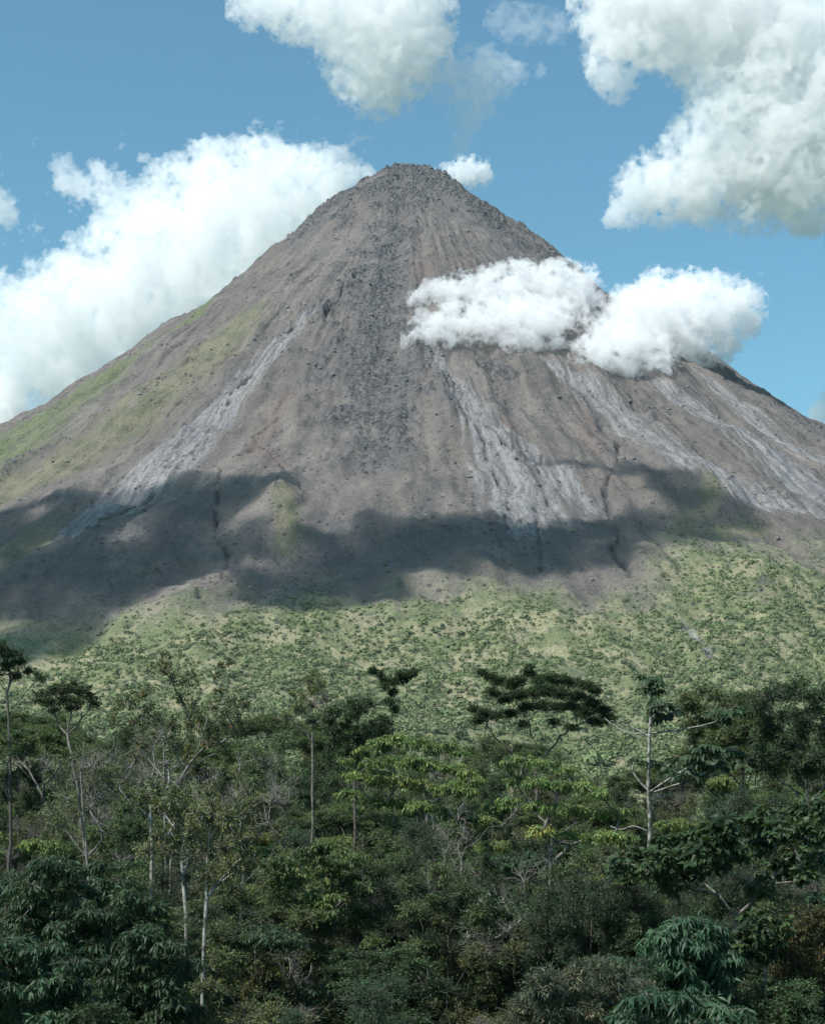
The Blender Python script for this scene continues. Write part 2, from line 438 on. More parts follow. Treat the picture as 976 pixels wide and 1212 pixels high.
# ------------------------------------------------------------------ boulders on the slopes (stuff)
def blob_faces():
    p = (1 + 5 ** .5) / 2
    v = np.array([(-1,p,0),(1,p,0),(-1,-p,0),(1,-p,0),(0,-1,p),(0,1,p),(0,-1,-p),(0,1,-p),(p,0,-1),(p,0,1),(-p,0,-1),(-p,0,1)], float)
    v /= np.linalg.norm(v[0])
    f = np.array([(0,11,5),(0,5,1),(0,1,7),(0,7,10),(0,10,11),(1,5,9),(5,11,4),(11,10,2),(10,7,6),(7,1,8),(3,9,4),(3,4,2),(3,2,6),(3,6,8),(3,8,9),(4,9,5),(2,4,11),(6,2,10),(8,6,7),(9,8,1)])
    return v, f
def scatter_mesh(name, P, size, mat, rng, squash=.75, rough=.35, tint=None):
    bv, bf = blob_faces(); n = len(P)
    V = bv[None] * (1 + rng.uniform(-rough, rough, (n, 12, 1)))
    a = rng.uniform(0, 2 * pi, n); c, s = np.cos(a)[:, None], np.sin(a)[:, None]
    X = V[..., 0] * c - V[..., 1] * s; Y = V[..., 0] * s + V[..., 1] * c
    V = np.stack([X * rng.uniform(.7, 1.3, (n, 1)), Y, V[..., 2] * squash], -1) * size[:, None, None] + P[:, None]
    T = bf[None] + np.arange(n)[:, None, None] * 12
    t = rng.random(n) if tint is None else tint
    return mesh_from(name, V.reshape(-1, 3), None, T.reshape(-1, 3), mat, {'tint': np.repeat(t, 12)})

def boulders():
    rng = np.random.default_rng(21)
    n = 170000
    r = np.sqrt(rng.uniform(0, 1450 ** 2, n)); r = np.where(rng.random(n) < .35, rng.uniform(5, 900, n), r)
    a = np.radians(rng.uniform(-68, 68, n))
    x = r * np.sin(a); y = AXIS - r * np.cos(a)
    h, m = volcano_fields(x, y)
    cl = fbm(x / 50, y / 50, 3, 5)
    keep = rng.random(n) < np.clip(m['rock'] * .5 + .05 + .25 * (cl > .2) - .4 * m['grass'] - m['veg'] * .35 + m['fiss'] * .4, 0.01, 1)
    x, y, h = x[keep], y[keep], h[keep]
    sz = .35 + rng.pareto(3.4, len(x)) * .65; sz = np.minimum(sz, 3.0)
    t = NT('boulder_rock'); a_ = t.n('ShaderNodeAttribute', attribute_name='tint').outputs['Fac']
    p = t.n('ShaderNodeBsdfPrincipled'); t.set(p.inputs['Base Color'], t.mix(a_, (.055, .057, .062), (.22, .205, .195)))
    p.inputs['Roughness'].default_value = .9; t.set(t.out.inputs['Surface'], p.outputs[0])
    me = scatter_mesh('boulders', np.stack([x, y, h + sz * .15], 1), sz, t.m, rng, .7, .4)
    o = link(bpy.data.objects.new('boulders', me))
    tag(o, 'dark loose boulders and blocks strewn over the volcano', 'boulders', kind='stuff')

def slope_bushes():
    """thousands of bushes on the apron: leafy tufts in one object"""
    rng = np.random.default_rng(22)
    n = 150000
    a = np.radians(rng.uniform(-27, 27, n)); r = np.sqrt(rng.uniform(1080 ** 2, 2350 ** 2, n))
    x = r * np.sin(a); y = AXIS - r * np.cos(a)
    h, m = volcano_fields(x, y)
    rb = np.interp(np.degrees(a), _va, _vr)
    cl = .7 * fbm(x / 45, y / 45, 3, 15) + .6 * fbm(a * 55, r / 260, 3, 19)
    dens = ss(-30, 110, r - rb) * (.95 + 2.2 * cl) + ss(120, 420, r - rb) * .6
    dens = np.where(m['lava'] > .5, 0, dens)
    dens = dens + .035 * ss(-260, -20, r - rb)
    keep = rng.random(n) < dens
    x, y, h, r, rb = x[keep], y[keep], h[keep], r[keep], rb[keep]
    n = len(x)
    s = .8 + rng.gamma(2.2, .42, n) * (1 + .3 * ss(100, 600, r - rb)) * (.65 + .35 * ss(-20, 120, r - rb))
    s *= np.where(rng.random(n) < .06, 1.5, 1)
    K = 26                                                   # leaf tufts per bush
    d = rng.normal(size=(n, K, 3)); d[..., 2] = np.abs(d[..., 2]) * .9 - .12
    d /= np.linalg.norm(d, axis=2, keepdims=True)
    C = d * rng.uniform(.55, 1.05, (n, K, 1)) * s[:, None, None] * np.array([1, 1, .85])
    C += np.stack([x, y, h + s * .35], 1)[:, None]
    u = rng.normal(size=(n, K, 3)); u -= (u * d).sum(2, keepdims=True) * d * .8; u /= np.linalg.norm(u, axis=2, keepdims=True)
    w = np.cross(d, u); w /= np.linalg.norm(w, axis=2, keepdims=True) + 1e-9
    q = (s[:, None, None] * rng.uniform(.20, .38, (n, K, 1)))
    V = np.stack([C + u * q, C + w * q * .8, C - u * q, C - w * q * .8], 2)
    V[:, :, 0] += d * q * -.35; V[:, :, 2] += d * q * -.35
    V = V.reshape(-1, 3)
    Q = np.arange(len(V)).reshape(-1, 4)
    tint = np.repeat(np.clip(rng.normal(.45, .2, n) + fbm(x / 40, y / 40, 3, 25) * .5, 0, 1)[:, None] + rng.normal(0, .07, (n, K)), 4, axis=1).ravel() 
    mat = leaf_material('slope_bush_leaves', (.085, .118, .058), (.20, .245, .11), gloss=.8, trans=.15)
    me = mesh_from('slope_bushes', V, Q, None, mat, {'tint': tint})
    o = link(bpy.data.objects.new('slope_bushes', me))
    tag(o, 'rounded green bushes and small trees covering the lower slope', 'bushes', kind='stuff')

# ------------------------------------------------------------------ ground
def ground_h(x, y):
    r = np.hypot(x, y - 90)
    return 4.0 * ss(60, 230, y) * ss(700, 350, y) + fbm(np.asarray(x) / 40., np.asarray(y) / 40., 3, 71) * 1.2 * ss(3000, 500, r) - .3
def ground():
    def axis(lim): 
        a = np.sinh(np.linspace(-5.2, 5.2, 321)); return a / a[-1] * lim
    X = axis(9000); Y = axis(9000) + 90
    gx, gy = np.meshgrid(X, Y, indexing='ij')
    h = ground_h(gx, gy) 
    h = np.where(np.hypot(gx, gy - AXIS) < 2250, np.minimum(h, -8), h)
    n = len(X)
    v = np.stack([gx.ravel(), gy.ravel(), h.ravel()], 1)
    i = np.arange(n - 1)[:, None]; j = np.arange(n - 1)[None]
    q = np.stack([i * n + j, (i + 1) * n + j, (i + 1) * n + j + 1, i * n + j + 1], -1).reshape(-1, 4)
    t = NT('forest_floor'); co = t.n('ShaderNodeNewGeometry').outputs['Position']
    c = t.mix(t.ramp(t.noise(co, .5, 6, .65), .35, .65), (.035, .045, .02), (.06, .05, .032))
    c = t.mix(t.ramp(t.noise(co, .04, 4), .45, .6), c, (.05, .075, .03))
    p = t.n('ShaderNodeBsdfPrincipled'); t.set(p.inputs['Base Color'], c); p.inputs['Roughness'].default_value = .95
    t.set(t.out.inputs['Surface'], p.outputs[0])
    o = link(bpy.data.objects.new('ground', mesh_from('ground', v, q, None, t.m, smooth=True)))
    tag(o, 'dark green forest floor running from under the trees to the volcano foot', 'ground', kind='structure')

# ------------------------------------------------------------------ clouds
def noise3(shape, beta, seed, cut=3.0):
    """fractal noise on a grid from a power-law spectrum, unit variance; cut = longest wave in voxels is shape/cut"""
    rng = np.random.default_rng(seed)
    k = np.sqrt((np.fft.fftfreq(shape[0])[:, None, None]) ** 2 + (np.fft.fftfreq(shape[1])[None, :, None]) ** 2
                + (np.fft.rfftfreq(shape[2])[None, None, :]) ** 2)
    k[0, 0, 0] = 1
    amp = k ** (-beta / 2); amp[k < cut / max(shape)] = 0
    amp = amp * np.exp(-(k / .28) ** 2)
    w = np.fft.rfftn(rng.standard_normal(shape).astype(np.float32)) * amp
    n = np.fft.irfftn(w, s=shape)
    return ((n - n.mean()) / n.std()).astype(np.float32)

def surface_nets(f, org, h):
    """closed quad surface of f = 0 (inside f > 0) on a regular grid"""
    f = f.copy()
    for ax in range(3):
        sl = [slice(None)] * 3
        for e in (0, -1): sl[ax] = e; f[tuple(sl)] = -1
    ins = f > 0
    nx, ny, nz = f.shape
    acc = np.zeros((nx - 1, ny - 1, nz - 1, 3), np.float32); cnt = np.zeros((nx - 1, ny - 1, nz - 1), np.float32)
    def sub(a, o): return a[o[0]:nx - 1 + o[0], o[1]:ny - 1 + o[1], o[2]:nz - 1 + o[2]]
    for ax in range(3):
        oth = [i for i in range(3) if i != ax]
        for p in (0, 1):
            for q in (0, 1):
                o = [0, 0, 0]; o[oth[0]] = p; o[oth[1]] = q; e = list(o); e[ax] = 1
                A, B = sub(f, o), sub(f, e); m = sub(ins, o) != sub(ins, e)
                t = np.where(m, A / np.where(m, A - B, 1), 0)
                acc[..., ax] += t; acc[..., oth[0]] += p * m; acc[..., oth[1]] += q * m; cnt += m
    act = cnt > 0
    idx = np.full(act.shape, -1, np.int64); idx[act] = np.arange(act.sum())
    V = (np.argwhere(act) + acc[act] / cnt[act][:, None]) * h + np.asarray(org)
    Q = []
    for ax in range(3):
        b, c = [(1, 2), (2, 0), (0, 1)][ax]
        lo = [slice(1, -1)] * 3; lo[ax] = slice(0, -1); hi = [slice(1, -1)] * 3; hi[ax] = slice(1, None)
        A = ins[tuple(lo)]; B = ins[tuple(hi)]
        for m, flip in ((A & ~B, False), (~A & B, True)):
            g = np.argwhere(m) + np.array([0 if i == ax else 1 for i in range(3)])
            if not len(g): continue
            ofs = []
            for db, dc in ((-1, -1), (0, -1), (0, 0), (-1, 0)):
                d = np.zeros(3, int); d[b] = db; d[c] = dc; ofs.append(d)
            qd = np.stack([idx[tuple((g + d).T)] for d in ofs], 1)
            Q.append(qd[:, ::-1] if flip else qd)
    return V, np.concatenate(Q)

def cloud_mesh(name, blobs, vox, amp, mat, seed, beta=3.6, cut=4.0, squash=1.0, pad=1.35, bias=0.0, off=(0, 0, 0)):
    """blobs: world centres and radii (x, y, z, r).  A soft union of them roughened by fractal noise."""
    B = np.asarray(blobs, float)
    lo = (B[:, :3] - B[:, 3:] * pad).min(0); hi = (B[:, :3] + B[:, 3:] * pad).max(0)
    n = np.ceil((hi - lo) / vox).astype(int) + 3
    n = n + (n % 2)
    X = [(lo[i] + np.arange(n[i]) * vox).astype(np.float32) for i in range(3)]
    f = np.full(tuple(n), 0, np.float32)
    K = 3.2
    for x, y, z, r in B:
        s = [slice(*np.clip(np.searchsorted(X[i], [c - r * 2.0, c + r * 2.0]), 0, n[i])) for i, c in enumerate((x, y, z))]
        d = np.sqrt(((X[0][s[0]] - x) ** 2)[:, None, None] + ((X[1][s[1]] - y) ** 2)[None, :, None] + (((X[2][s[2]] - z) * squash) ** 2)[None, None, :]) / r
        f[s[0], s[1], s[2]] += np.exp(K * np.minimum(1.25, (1 - d)) * 1.0) * (d < 2)
    f = np.log(f + math.exp(-K)) / K
    f += bias
    f0 = f.copy()
    f += amp * noise3(f.shape, beta, seed, cut)
    f -= 1.6 * np.maximum(0, -f0 - .30)
    V, Q = surface_nets(f, lo, vox)
    # throw away crumbs far outside nothing: keep everything, wisps belong to the cloud
    base = np.array([V[:, 0].mean(), V[:, 1].mean(), V[:, 2].min()])
    me = mesh_from(name, V - base, Q, None, mat, smooth=True)
    o = link(bpy.data.objects.new(name, me)); o.location = base
    return o

def picture_cloud(blobs, Y, depth, label, vox_px, amp, dens, seed, name='cloud', **kw):
    """blobs as (photo x, photo y, radius in photo px) at distance Y; jittered in depth"""
    rng = np.random.default_rng(seed)
    m = (Y or 2250) / F; W = []
    for px, py, r in blobs:
        y0 = Y if Y else min(on_slope(px, py)[1], 2480) - r * 1.05 * 2200 / F     # Y = None: leaning on the slope
        p = at(px, py, y0 + rng.uniform(-.5, .5) * depth * r * m)
        W.append((*p, r * m))
    o = cloud_mesh(name, W, vox_px * m, amp, volume_material(name + '_vapour', dens / m, (1, 1, 1), -.2), seed, **kw)
    return tag(o, label, 'cloud')

def chain(pts, n):
    """fills a thick polyline (x, y, r) with n blobs"""
    out = []; P = np.array(pts, float)
    t = np.linspace(0, len(P) - 1, n)
    for k in t:
        i = min(int(k), len(P) - 2); f = k - i
        out.append(tuple(P[i] * (1 - f) + P[i + 1] * f))
    return out

def clouds():
    c = chain
    picture_cloud(c([(60,420,62),(120,372,56),(180,340,52),(230,290,66),(290,240,50),(340,225,40),(400,215,26),(425,215,14)], 16)
                  + c([(75,200,12),(100,218,20),(130,240,26),(175,280,30)], 6) + c([(5,370,34),(50,400,46)], 2) + [(250,200,24),(312,190,20),(330,275,60),(260,340,60)],
                  6000, 1.2, 'big white cloud bank rising behind the left flank of the volcano', 1.4, .70, .024, 101, beta=3.1, cut=6)
    picture_cloud(c([(290,5,20),(340,-5,34),(400,0,44),(460,20,52),(450,70,46),(440,100,24)], 10) + c([(490,-10,40),(500,50,28)], 2),
                  5600, 1.2, 'white cloud at the top of the sky above the summit', 1.4, .52, .030, 102, beta=3.1, cut=6)
    picture_cloud(c([(575,85,26),(560,120,20),(550,160,13),(540,185,9)], 6) + c([(540,90,22),(600,85,16),(640,82,8)], 4) + c([(520,110,10),(540,140,9)], 2),
                  5700, 1.2, 'thin wispy cloud trailing down towards the summit', 1.2, .6, .012, 103)
    picture_cloud(c([(590,22,16),(620,30,20),(660,30,16)], 4), 5700, 1.2, 'faint torn wisp between the two big upper clouds', 1.2, .6, .007, 104)
    picture_cloud(c([(740,-20,56),(800,-10,60),(870,10,62),(940,40,66),(985,110,70)], 12) + c([(725,60,28),(730,100,16)], 3)
                  + c([(985,180,60),(930,170,62),(880,190,52),(820,205,36),(765,225,28),(735,250,17)], 12) + c([(870,120,44),(900,130,50)], 3)
                  + c([(985,230,34),(940,225,24)], 2) + c([(790,262,9),(770,258,12)], 2),
                  5600, 1.2, 'largest white cloud, filling the upper right of the sky', 1.5, .56, .028, 105, beta=3.2, cut=5)
    picture_cloud([(0,245,18),(8,258,14),(-20,235,20)], 5600, 1, 'small torn cloud at the left edge of the sky', 1.2, .24, .022, 106)
    picture_cloud([(-20,500,44),(-5,470,26),(-60,520,50),(5,495,20)], 6200, 1, 'puffy cloud low at the left edge beside the green flank', 1.6, .16, .05, 107)
    picture_cloud([(985,492,24),(1000,500,30),(968,488,8),(1040,520,40)], 6200, 1, 'small cloud low at the right edge behind the ridge', 1.4, .18, .035, 108)
    picture_cloud([(530,207,11),(548,204,15),(564,202,13),(573,208,9),(540,213,10),(516,205,6)], 3040, 1, 'tiny white puff of cloud clinging to the summit', .8, .42, .07, 109, beta=3.1)
    picture_cloud(c([(497,356,13),(515,362,20),(540,356,23),(565,358,25),(592,350,26),(622,344,28),(652,344,28),(680,340,24),(700,350,14)], 13)
                  + c([(490,408,13),(510,404,20),(535,398,22),(570,388,22),(600,394,26),(632,400,28),(655,385,24)], 9)
                  + c([(698,428,18),(715,420,24),(738,402,34),(766,384,40),(800,380,40),(835,374,36),(866,366,26),(890,352,13)], 12)
                  + c([(500,384,14),(540,380,20),(590,374,22),(640,374,24),(672,368,18)], 6)
                  + [(768,428,26),(800,418,28),(735,432,20),(884,388,12),(850,402,24),(785,344,17),(812,354,18),(845,350,14),(757,362,20),(885,340,8)],
                  None, .5, 'white cloud hanging in front of the right flank of the volcano', .9, .52, .042, 110, beta=3.15, cut=9, bias=.05)

def shadow_cloud(spots, alt, label, seed, vox=16, dens=.03, amp=.42, flat=1.2, ground=False):
    """an unseen cloud above the frame, added to cast shade: spots are the places its shade falls (photo x, y, radius px)"""
    W = []
    for px, py, r in spots:
        p = on_slope(px, py) if not ground else np.array([px, py, 10.0])
        q = p + SUN * ((alt - p[2]) / SUN[2])
        W.append((*q, 1.45 * r * (p[1] / F if not ground else 1)))
    o = cloud_mesh('cloud', W, vox, amp, volume_material('shade_cloud_vapour', dens, (1, 1, 1), 0.0), seed, squash=flat, beta=3.3, cut=6)
    return tag(o, label, 'cloud')

def casting_clouds():  # unseen clouds, shaped and placed so that their shade falls on the slopes
    c = chain
    shadow_cloud(c([(-60,640,50),(20,635,46),(110,622,46),(190,605,44),(260,592,34),(310,588,28),(338,588,14)], 12)
                 + c([(-60,700,50),(60,700,50),(150,690,46),(230,672,42),(280,650,30)], 9)
                 + c([(-80,780,50),(0,775,42),(60,755,32),(110,715,26)], 6) + [(280,705,26),(240,630,34),(90,665,44)],
                 1450, 'unseen high cloud added to shade the left flank of the volcano', 201)
    shadow_cloud(c([(290,715,22),(350,705,36),(400,698,44),(450,678,46),(520,662,42),(590,652,44),(650,650,42),(700,655,30)], 13)
                 + c([(375,655,26),(430,645,34),(500,640,34)], 4) + [(600,630,24),(680,625,26)],
                 1480, 'unseen high cloud added to shade the middle slope of the volcano', 202)
    shadow_cloud(c([(635,548,9),(690,554,12),(750,560,16),(800,588,26),(850,612,24),(885,622,14)], 13) + c([(850,635,20),(790,635,26),(750,625,26),(730,650,24)], 7),
                 1430, 'unseen high cloud added to shade the right slope of the volcano', 203, vox=10)
    shadow_cloud([(375,508,9),(395,504,7),(362,510,7)], 1500, 'smallest unseen high cloud, added to shade the middle slope of the volcano', 204, vox=6)

# ------------------------------------------------------------------ trees
def norm(v): return v / (np.linalg.norm(v, axis=-1, keepdims=True) + 1e-9)
class Geo:
    def __init__(s): s.v = []; s.q = []; s.t = []; s.a = []; s.k = 0
    def add(s, V, Q=None, T=None, tint=None):
        s.v.append(V)
        if Q is not None: s.q.append(Q + s.k)
        if T is not None: s.t.append(T + s.k)
        s.a.append(np.zeros(len(V)) if tint is None else tint); s.k += len(V)
    def mesh(s, name, mat, smooth=False):
        return mesh_from(name, np.concatenate(s.v), np.concatenate(s.q) if s.q else None, np.concatenate(s.t) if s.t else None,
                         mat, {'tint': np.concatenate(s.a)}, smooth)
def tubes(g, P, R, sides=5):
    """P (M, K, 3) polylines, R (M, K) radii"""
    M, K, _ = P.shape
    T = norm(np.gradient(P, axis=1))
    ref = np.where(np.abs(T[:, :1, 2:3]) > .8, np.array([1., 0, 0]), np.array([0, 0, 1.]))
    U = norm(np.cross(T, np.broadcast_to(ref, T.shape))); W = np.cross(T, U)
    a = np.arange(sides) * 2 * pi / sides
    ring = P[:, :, None] + R[:, :, None, None] * (U[:, :, None] * np.cos(a)[None, None, :, None] + W[:, :, None] * np.sin(a)[None, None, :, None])
    V = ring.reshape(-1, 3)
    m = np.arange(M)[:, None, None]; k = np.arange(K - 1)[None, :, None]; s = np.arange(sides)[None, None]
    i = (m * K + k) * sides
    Q = np.stack([i + s, i + (s + 1) % sides, i + sides + (s + 1) % sides, i + sides + s], -1).reshape(-1, 4)
    g.add(V, Q)
def leaves(g, B, D, L, W, rng, curl=.25, fold=.18, tint=None):
    """five-vertex leaves: base, left, mid rib, right, tip"""
    n = len(B)
    up = np.tile([0, 0, 1.0], (n, 1)) + rng.normal(0, .45, (n, 3))
    sd = norm(np.cross(D, up)); nm = np.cross(sd, D)
    L = np.broadcast_to(L, n)[:, None]; W = np.broadcast_to(W, n)[:, None]
    mid = B + D * L * .48
    tip = B + D * L - nm * L * curl * rng.uniform(.2, 1.4, (n, 1))
    V = np.stack([B, mid + sd * W * .5 + nm * W * fold, mid, mid - sd * W * .5 + nm * W * fold, tip], 1).reshape(-1, 3)
    k = np.arange(n)[:, None] * 5
    T = np.concatenate([k + [[0, 2, 1]], k + [[0, 3, 2]], k + [[1, 2, 4]], k + [[2, 3, 4]]])
    tint = rng.random(n) if tint is None else tint
    g.add(V, None, T, np.repeat(tint, 5))

def grow(clumps, trunk, r0, rng, bow=.25, prefer=.8, rad_exp=.5, bare=None):
    """trunk: (K,3) polyline.  Limbs run from the nearest fitting point of the growing skeleton to each clump."""
    nodes = [p for p in trunk]; par = [-1] + list(range(len(trunk) - 1)); chains = [list(range(len(trunk)))]
    cnt = [0.0] * len(nodes)
    C = np.array([c[:3] for c in clumps]); ends = []
    base = trunk[0]
    order = np.argsort(np.linalg.norm(C - trunk[len(trunk) * 2 // 3], axis=1))
    for ci in order:
        c = C[ci]; N = np.array(nodes)
        d = np.linalg.norm(N - c, axis=1); hor = np.hypot(N[:, 0] - c[0], N[:, 1] - c[1])
        over = np.maximum(0, N[:, 2] - (c[2] - prefer * hor))
        low = np.maximum(0, (base[2] + .25 * (trunk[-1][2] - base[2])) - N[:, 2])
        k = int(np.argmin(d + 1.6 * over + 2 * low + rng.random(len(N)) * .4))
        p = N[k]; L = np.linalg.norm(c - p)
        pd = N[k] - N[par[k]] if par[k] >= 0 else np.array([0, 0, 1.])
        ctrl = p + (c - p) * .45 + norm(pd) * L * .18 + np.array([0, 0, -bow * L * .5]) * 0 + rng.normal(0, .07 * L, 3)
        ctrl = ctrl + np.array([(c - p)[0], (c - p)[1], 0]) * bow * .5
        m = max(3, int(L / .7) + 2); prev = k; ch = [k]
        for t in np.linspace(0, 1, m)[1:]:
            q = p * (1 - t) ** 2 + ctrl * 2 * t * (1 - t) + c * t * t
            if t < 1: q = q + rng.normal(0, .035 * min(L, 3), 3)
            nodes.append(q); par.append(prev); cnt.append(0); prev = len(nodes) - 1; ch.append(prev)
        chains.append(ch); ends.append((ci, prev)); w = max(.3, clumps[ci][3])
        j = prev
        while j >= 0: cnt[j] += w; j = par[j]
    cnt = np.array(cnt); tot = max(cnt[0], 1e-3)
    R = r0 * (np.maximum(cnt, .12) / tot) ** rad_exp
    N = np.array(nodes)
    return N, R, chains, dict(ends)

def tree_meshes(name, clumps, trunk, r0, sp, seed, sticks=0):
    """one trunk mesh (trunk, limbs, twigs) and one crown mesh (leaves)"""
    rng = np.random.default_rng(seed)
    r0 = r0 * .72
    N, R, chains, ends = grow(clumps, np.asarray(trunk, float), r0, rng, sp.get('bow', .25), sp.get('prefer', .8))
    tr = Geo(); cr = Geo()
    for i, ch in enumerate(chains):
        P = N[ch]; rr = R[ch].copy()
        if i: rr[0] = min(rr[0], rr[1] * 1.25)
        else:
            z = P[:, 2] - P[0, 2]; rr = rr * (1 + .5 * np.exp(-z / .6)); rr = np.maximum(rr, r0 * (1 - .75 * z / max(z[-1], .1)))
        tubes(tr, P[None], np.maximum(rr, .012)[None], 7 if i == 0 else 5)
    LB, LD, LL, LT = [], [], [], []
    fl = sp.get('flat', .8); dens = sp.get('dens', 22); nl = sp.get('nl', 9); ll = sp['len']; st = sp['style']
    for ci, e in ends.items():
        x, y, z, r = clumps[ci][:4]; c = np.array([x, y, z])
        isbare = rng.random() < sp.get('bare', 0)
        nt = max(7, int(dens * 1.7 * r ** 1.6)); K = 4
        d = norm(rng.normal(size=(nt, 3)) + np.array([0, 0, sp.get('up', .35)]))
        E = c + d * (rng.uniform(.35, 1.0, (nt, 1)) ** .6) * r * np.array([1, 1, fl]) * rng.uniform(.8, 1.15, (nt, 1))
        s0 = c + (E - c) * rng.uniform(0, .25, (nt, 1)) - np.array([0, 0, .25 * r]) * rng.random((nt, 1))
        s0 = np.where(rng.random((nt, 1)) < .7, N[e] + (E - c) * .02, s0)
        t = np.linspace(0, 1, K)[None, :, None]
        mid = (s0 + E) / 2 + rng.normal(0, .10, (nt, 3)) * r + np.array([0, 0, sp.get('arch', .08) * r])
        P = s0[:, None] * (1 - t) ** 2 + mid[:, None] * 2 * t * (1 - t) + E[:, None] * t * t
        tw = sp.get('twig', .011)
        tubes(tr, P, np.linspace(tw * 1.7, tw * .6, K)[None] * np.ones((nt, 1)), 3)
        if isbare or st == 'none':
            # finer bare side twigs
            k2 = 4; a0 = P[:, 1:4].reshape(-1, 3); dd = norm(norm(E - s0).repeat(3, 0) + rng.normal(0, .6, (len(a0), 3)) + [0, 0, .2])
            ln = rng.uniform(.2, .6, (len(a0), 1)) * r
            Q = a0[:, None] + dd[:, None] * ln[:, None] * np.linspace(0, 1, 3)[None, :, None] + np.array([0, 0, .06]) * (np.linspace(0, 1, 3) ** 2)[None, :, None]
            tubes(tr, Q, np.array([[tw, tw * .8, tw * .4]]) * np.ones((len(a0), 1)), 3)
            continue
        tt = norm(P[:, -1] - P[:, -2])
        n = nt * nl
        if st in ('droop', 'big'):
            u = rng.uniform(.72, 1.02, (nt, nl))
        else: u = rng.uniform(.25, 1.05, (nt, nl))
        u = u[..., None]
        B = P[:, None, 0] * (1 - u) ** 2 + mid[:, None] * 2 * u * (1 - u) + P[:, None, -1] * u * u
        out = norm(rng.normal(size=(nt, nl, 3)))
        if st == 'droop':
            o2 = out * [1, 1, .3]; D = norm(norm(o2) * .75 + tt[:, None] * .3 + np.array([0, 0, -1]) * rng.uniform(.1, 1.1, (nt, nl, 1)))
        elif st == 'big':
            o2 = out * [1, 1, .3]; D = norm(norm(o2) + tt[:, None] * .5 + np.array([0, 0, -.45]))
        elif st == 'flat':
            D = norm(out * [1, 1, .25] + tt[:, None] * .6)
        else:
            D = norm(out + tt[:, None] * .8 + np.array([0, 0, sp.get('lift', 0.0)]))
        B = B + out * sp.get('jit', .06)
        LB.append(B.reshape(-1, 3)); LD.append(D.reshape(-1, 3))
        # leaves of one spray share part of their tint
        tb = np.clip(rng.normal(.42, .20) + rng.normal(0, .16, (nt, 1)) + rng.normal(0, .14, (nt, nl)), 0, .93)
        odd = rng.random((nt, nl)) < sp.get('odd', .0)
        LT.append(np.where(odd, 1.0, tb).ravel())
    if LB:
        B = np.concatenate(LB); D = np.concatenate(LD); T = np.concatenate(LT)
        l = ll * rng.uniform(.65, 1.25, len(B))
        leaves(cr, B, D, l, l * sp['wid'], rng, sp.get('curl', .25), sp.get('fold', .18), T)
    tm = tr.mesh(name + '_trunk', sp['bark'], True)
    cm = cr.mesh(name + '_crown', sp['leaf']) if LB else None
    return tm, cm

def plant(name, loc, tm, cm, label, cat='tree', group=None, scale=1, rz=0, extra=()):
    e = link(bpy.data.objects.new(name, None)); e.location = loc; e.rotation_euler = (0, 0, rz); e.scale = (scale,) * 3
    e.empty_display_size = .5
    tag(e, label, cat, group)
    link(bpy.data.objects.new('trunk', tm), e)
    if cm: link(bpy.data.objects.new('crown', cm), e)
    return e

def trunk_line(base, top, rng, wob=.12, n=None):
    base = np.asarray(base, float); top = np.asarray(top, float)
    n = n or max(5, int((top[2] - base[2]) / 1.3))
    t = np.linspace(0, 1, n)[:, None]
    w = np.cumsum(rng.normal(0, wob, (n, 3)), 0) * [1, 1, 0]; w -= w[0]; w = w - w[-1] * t
    return base + (top - base) * t + w

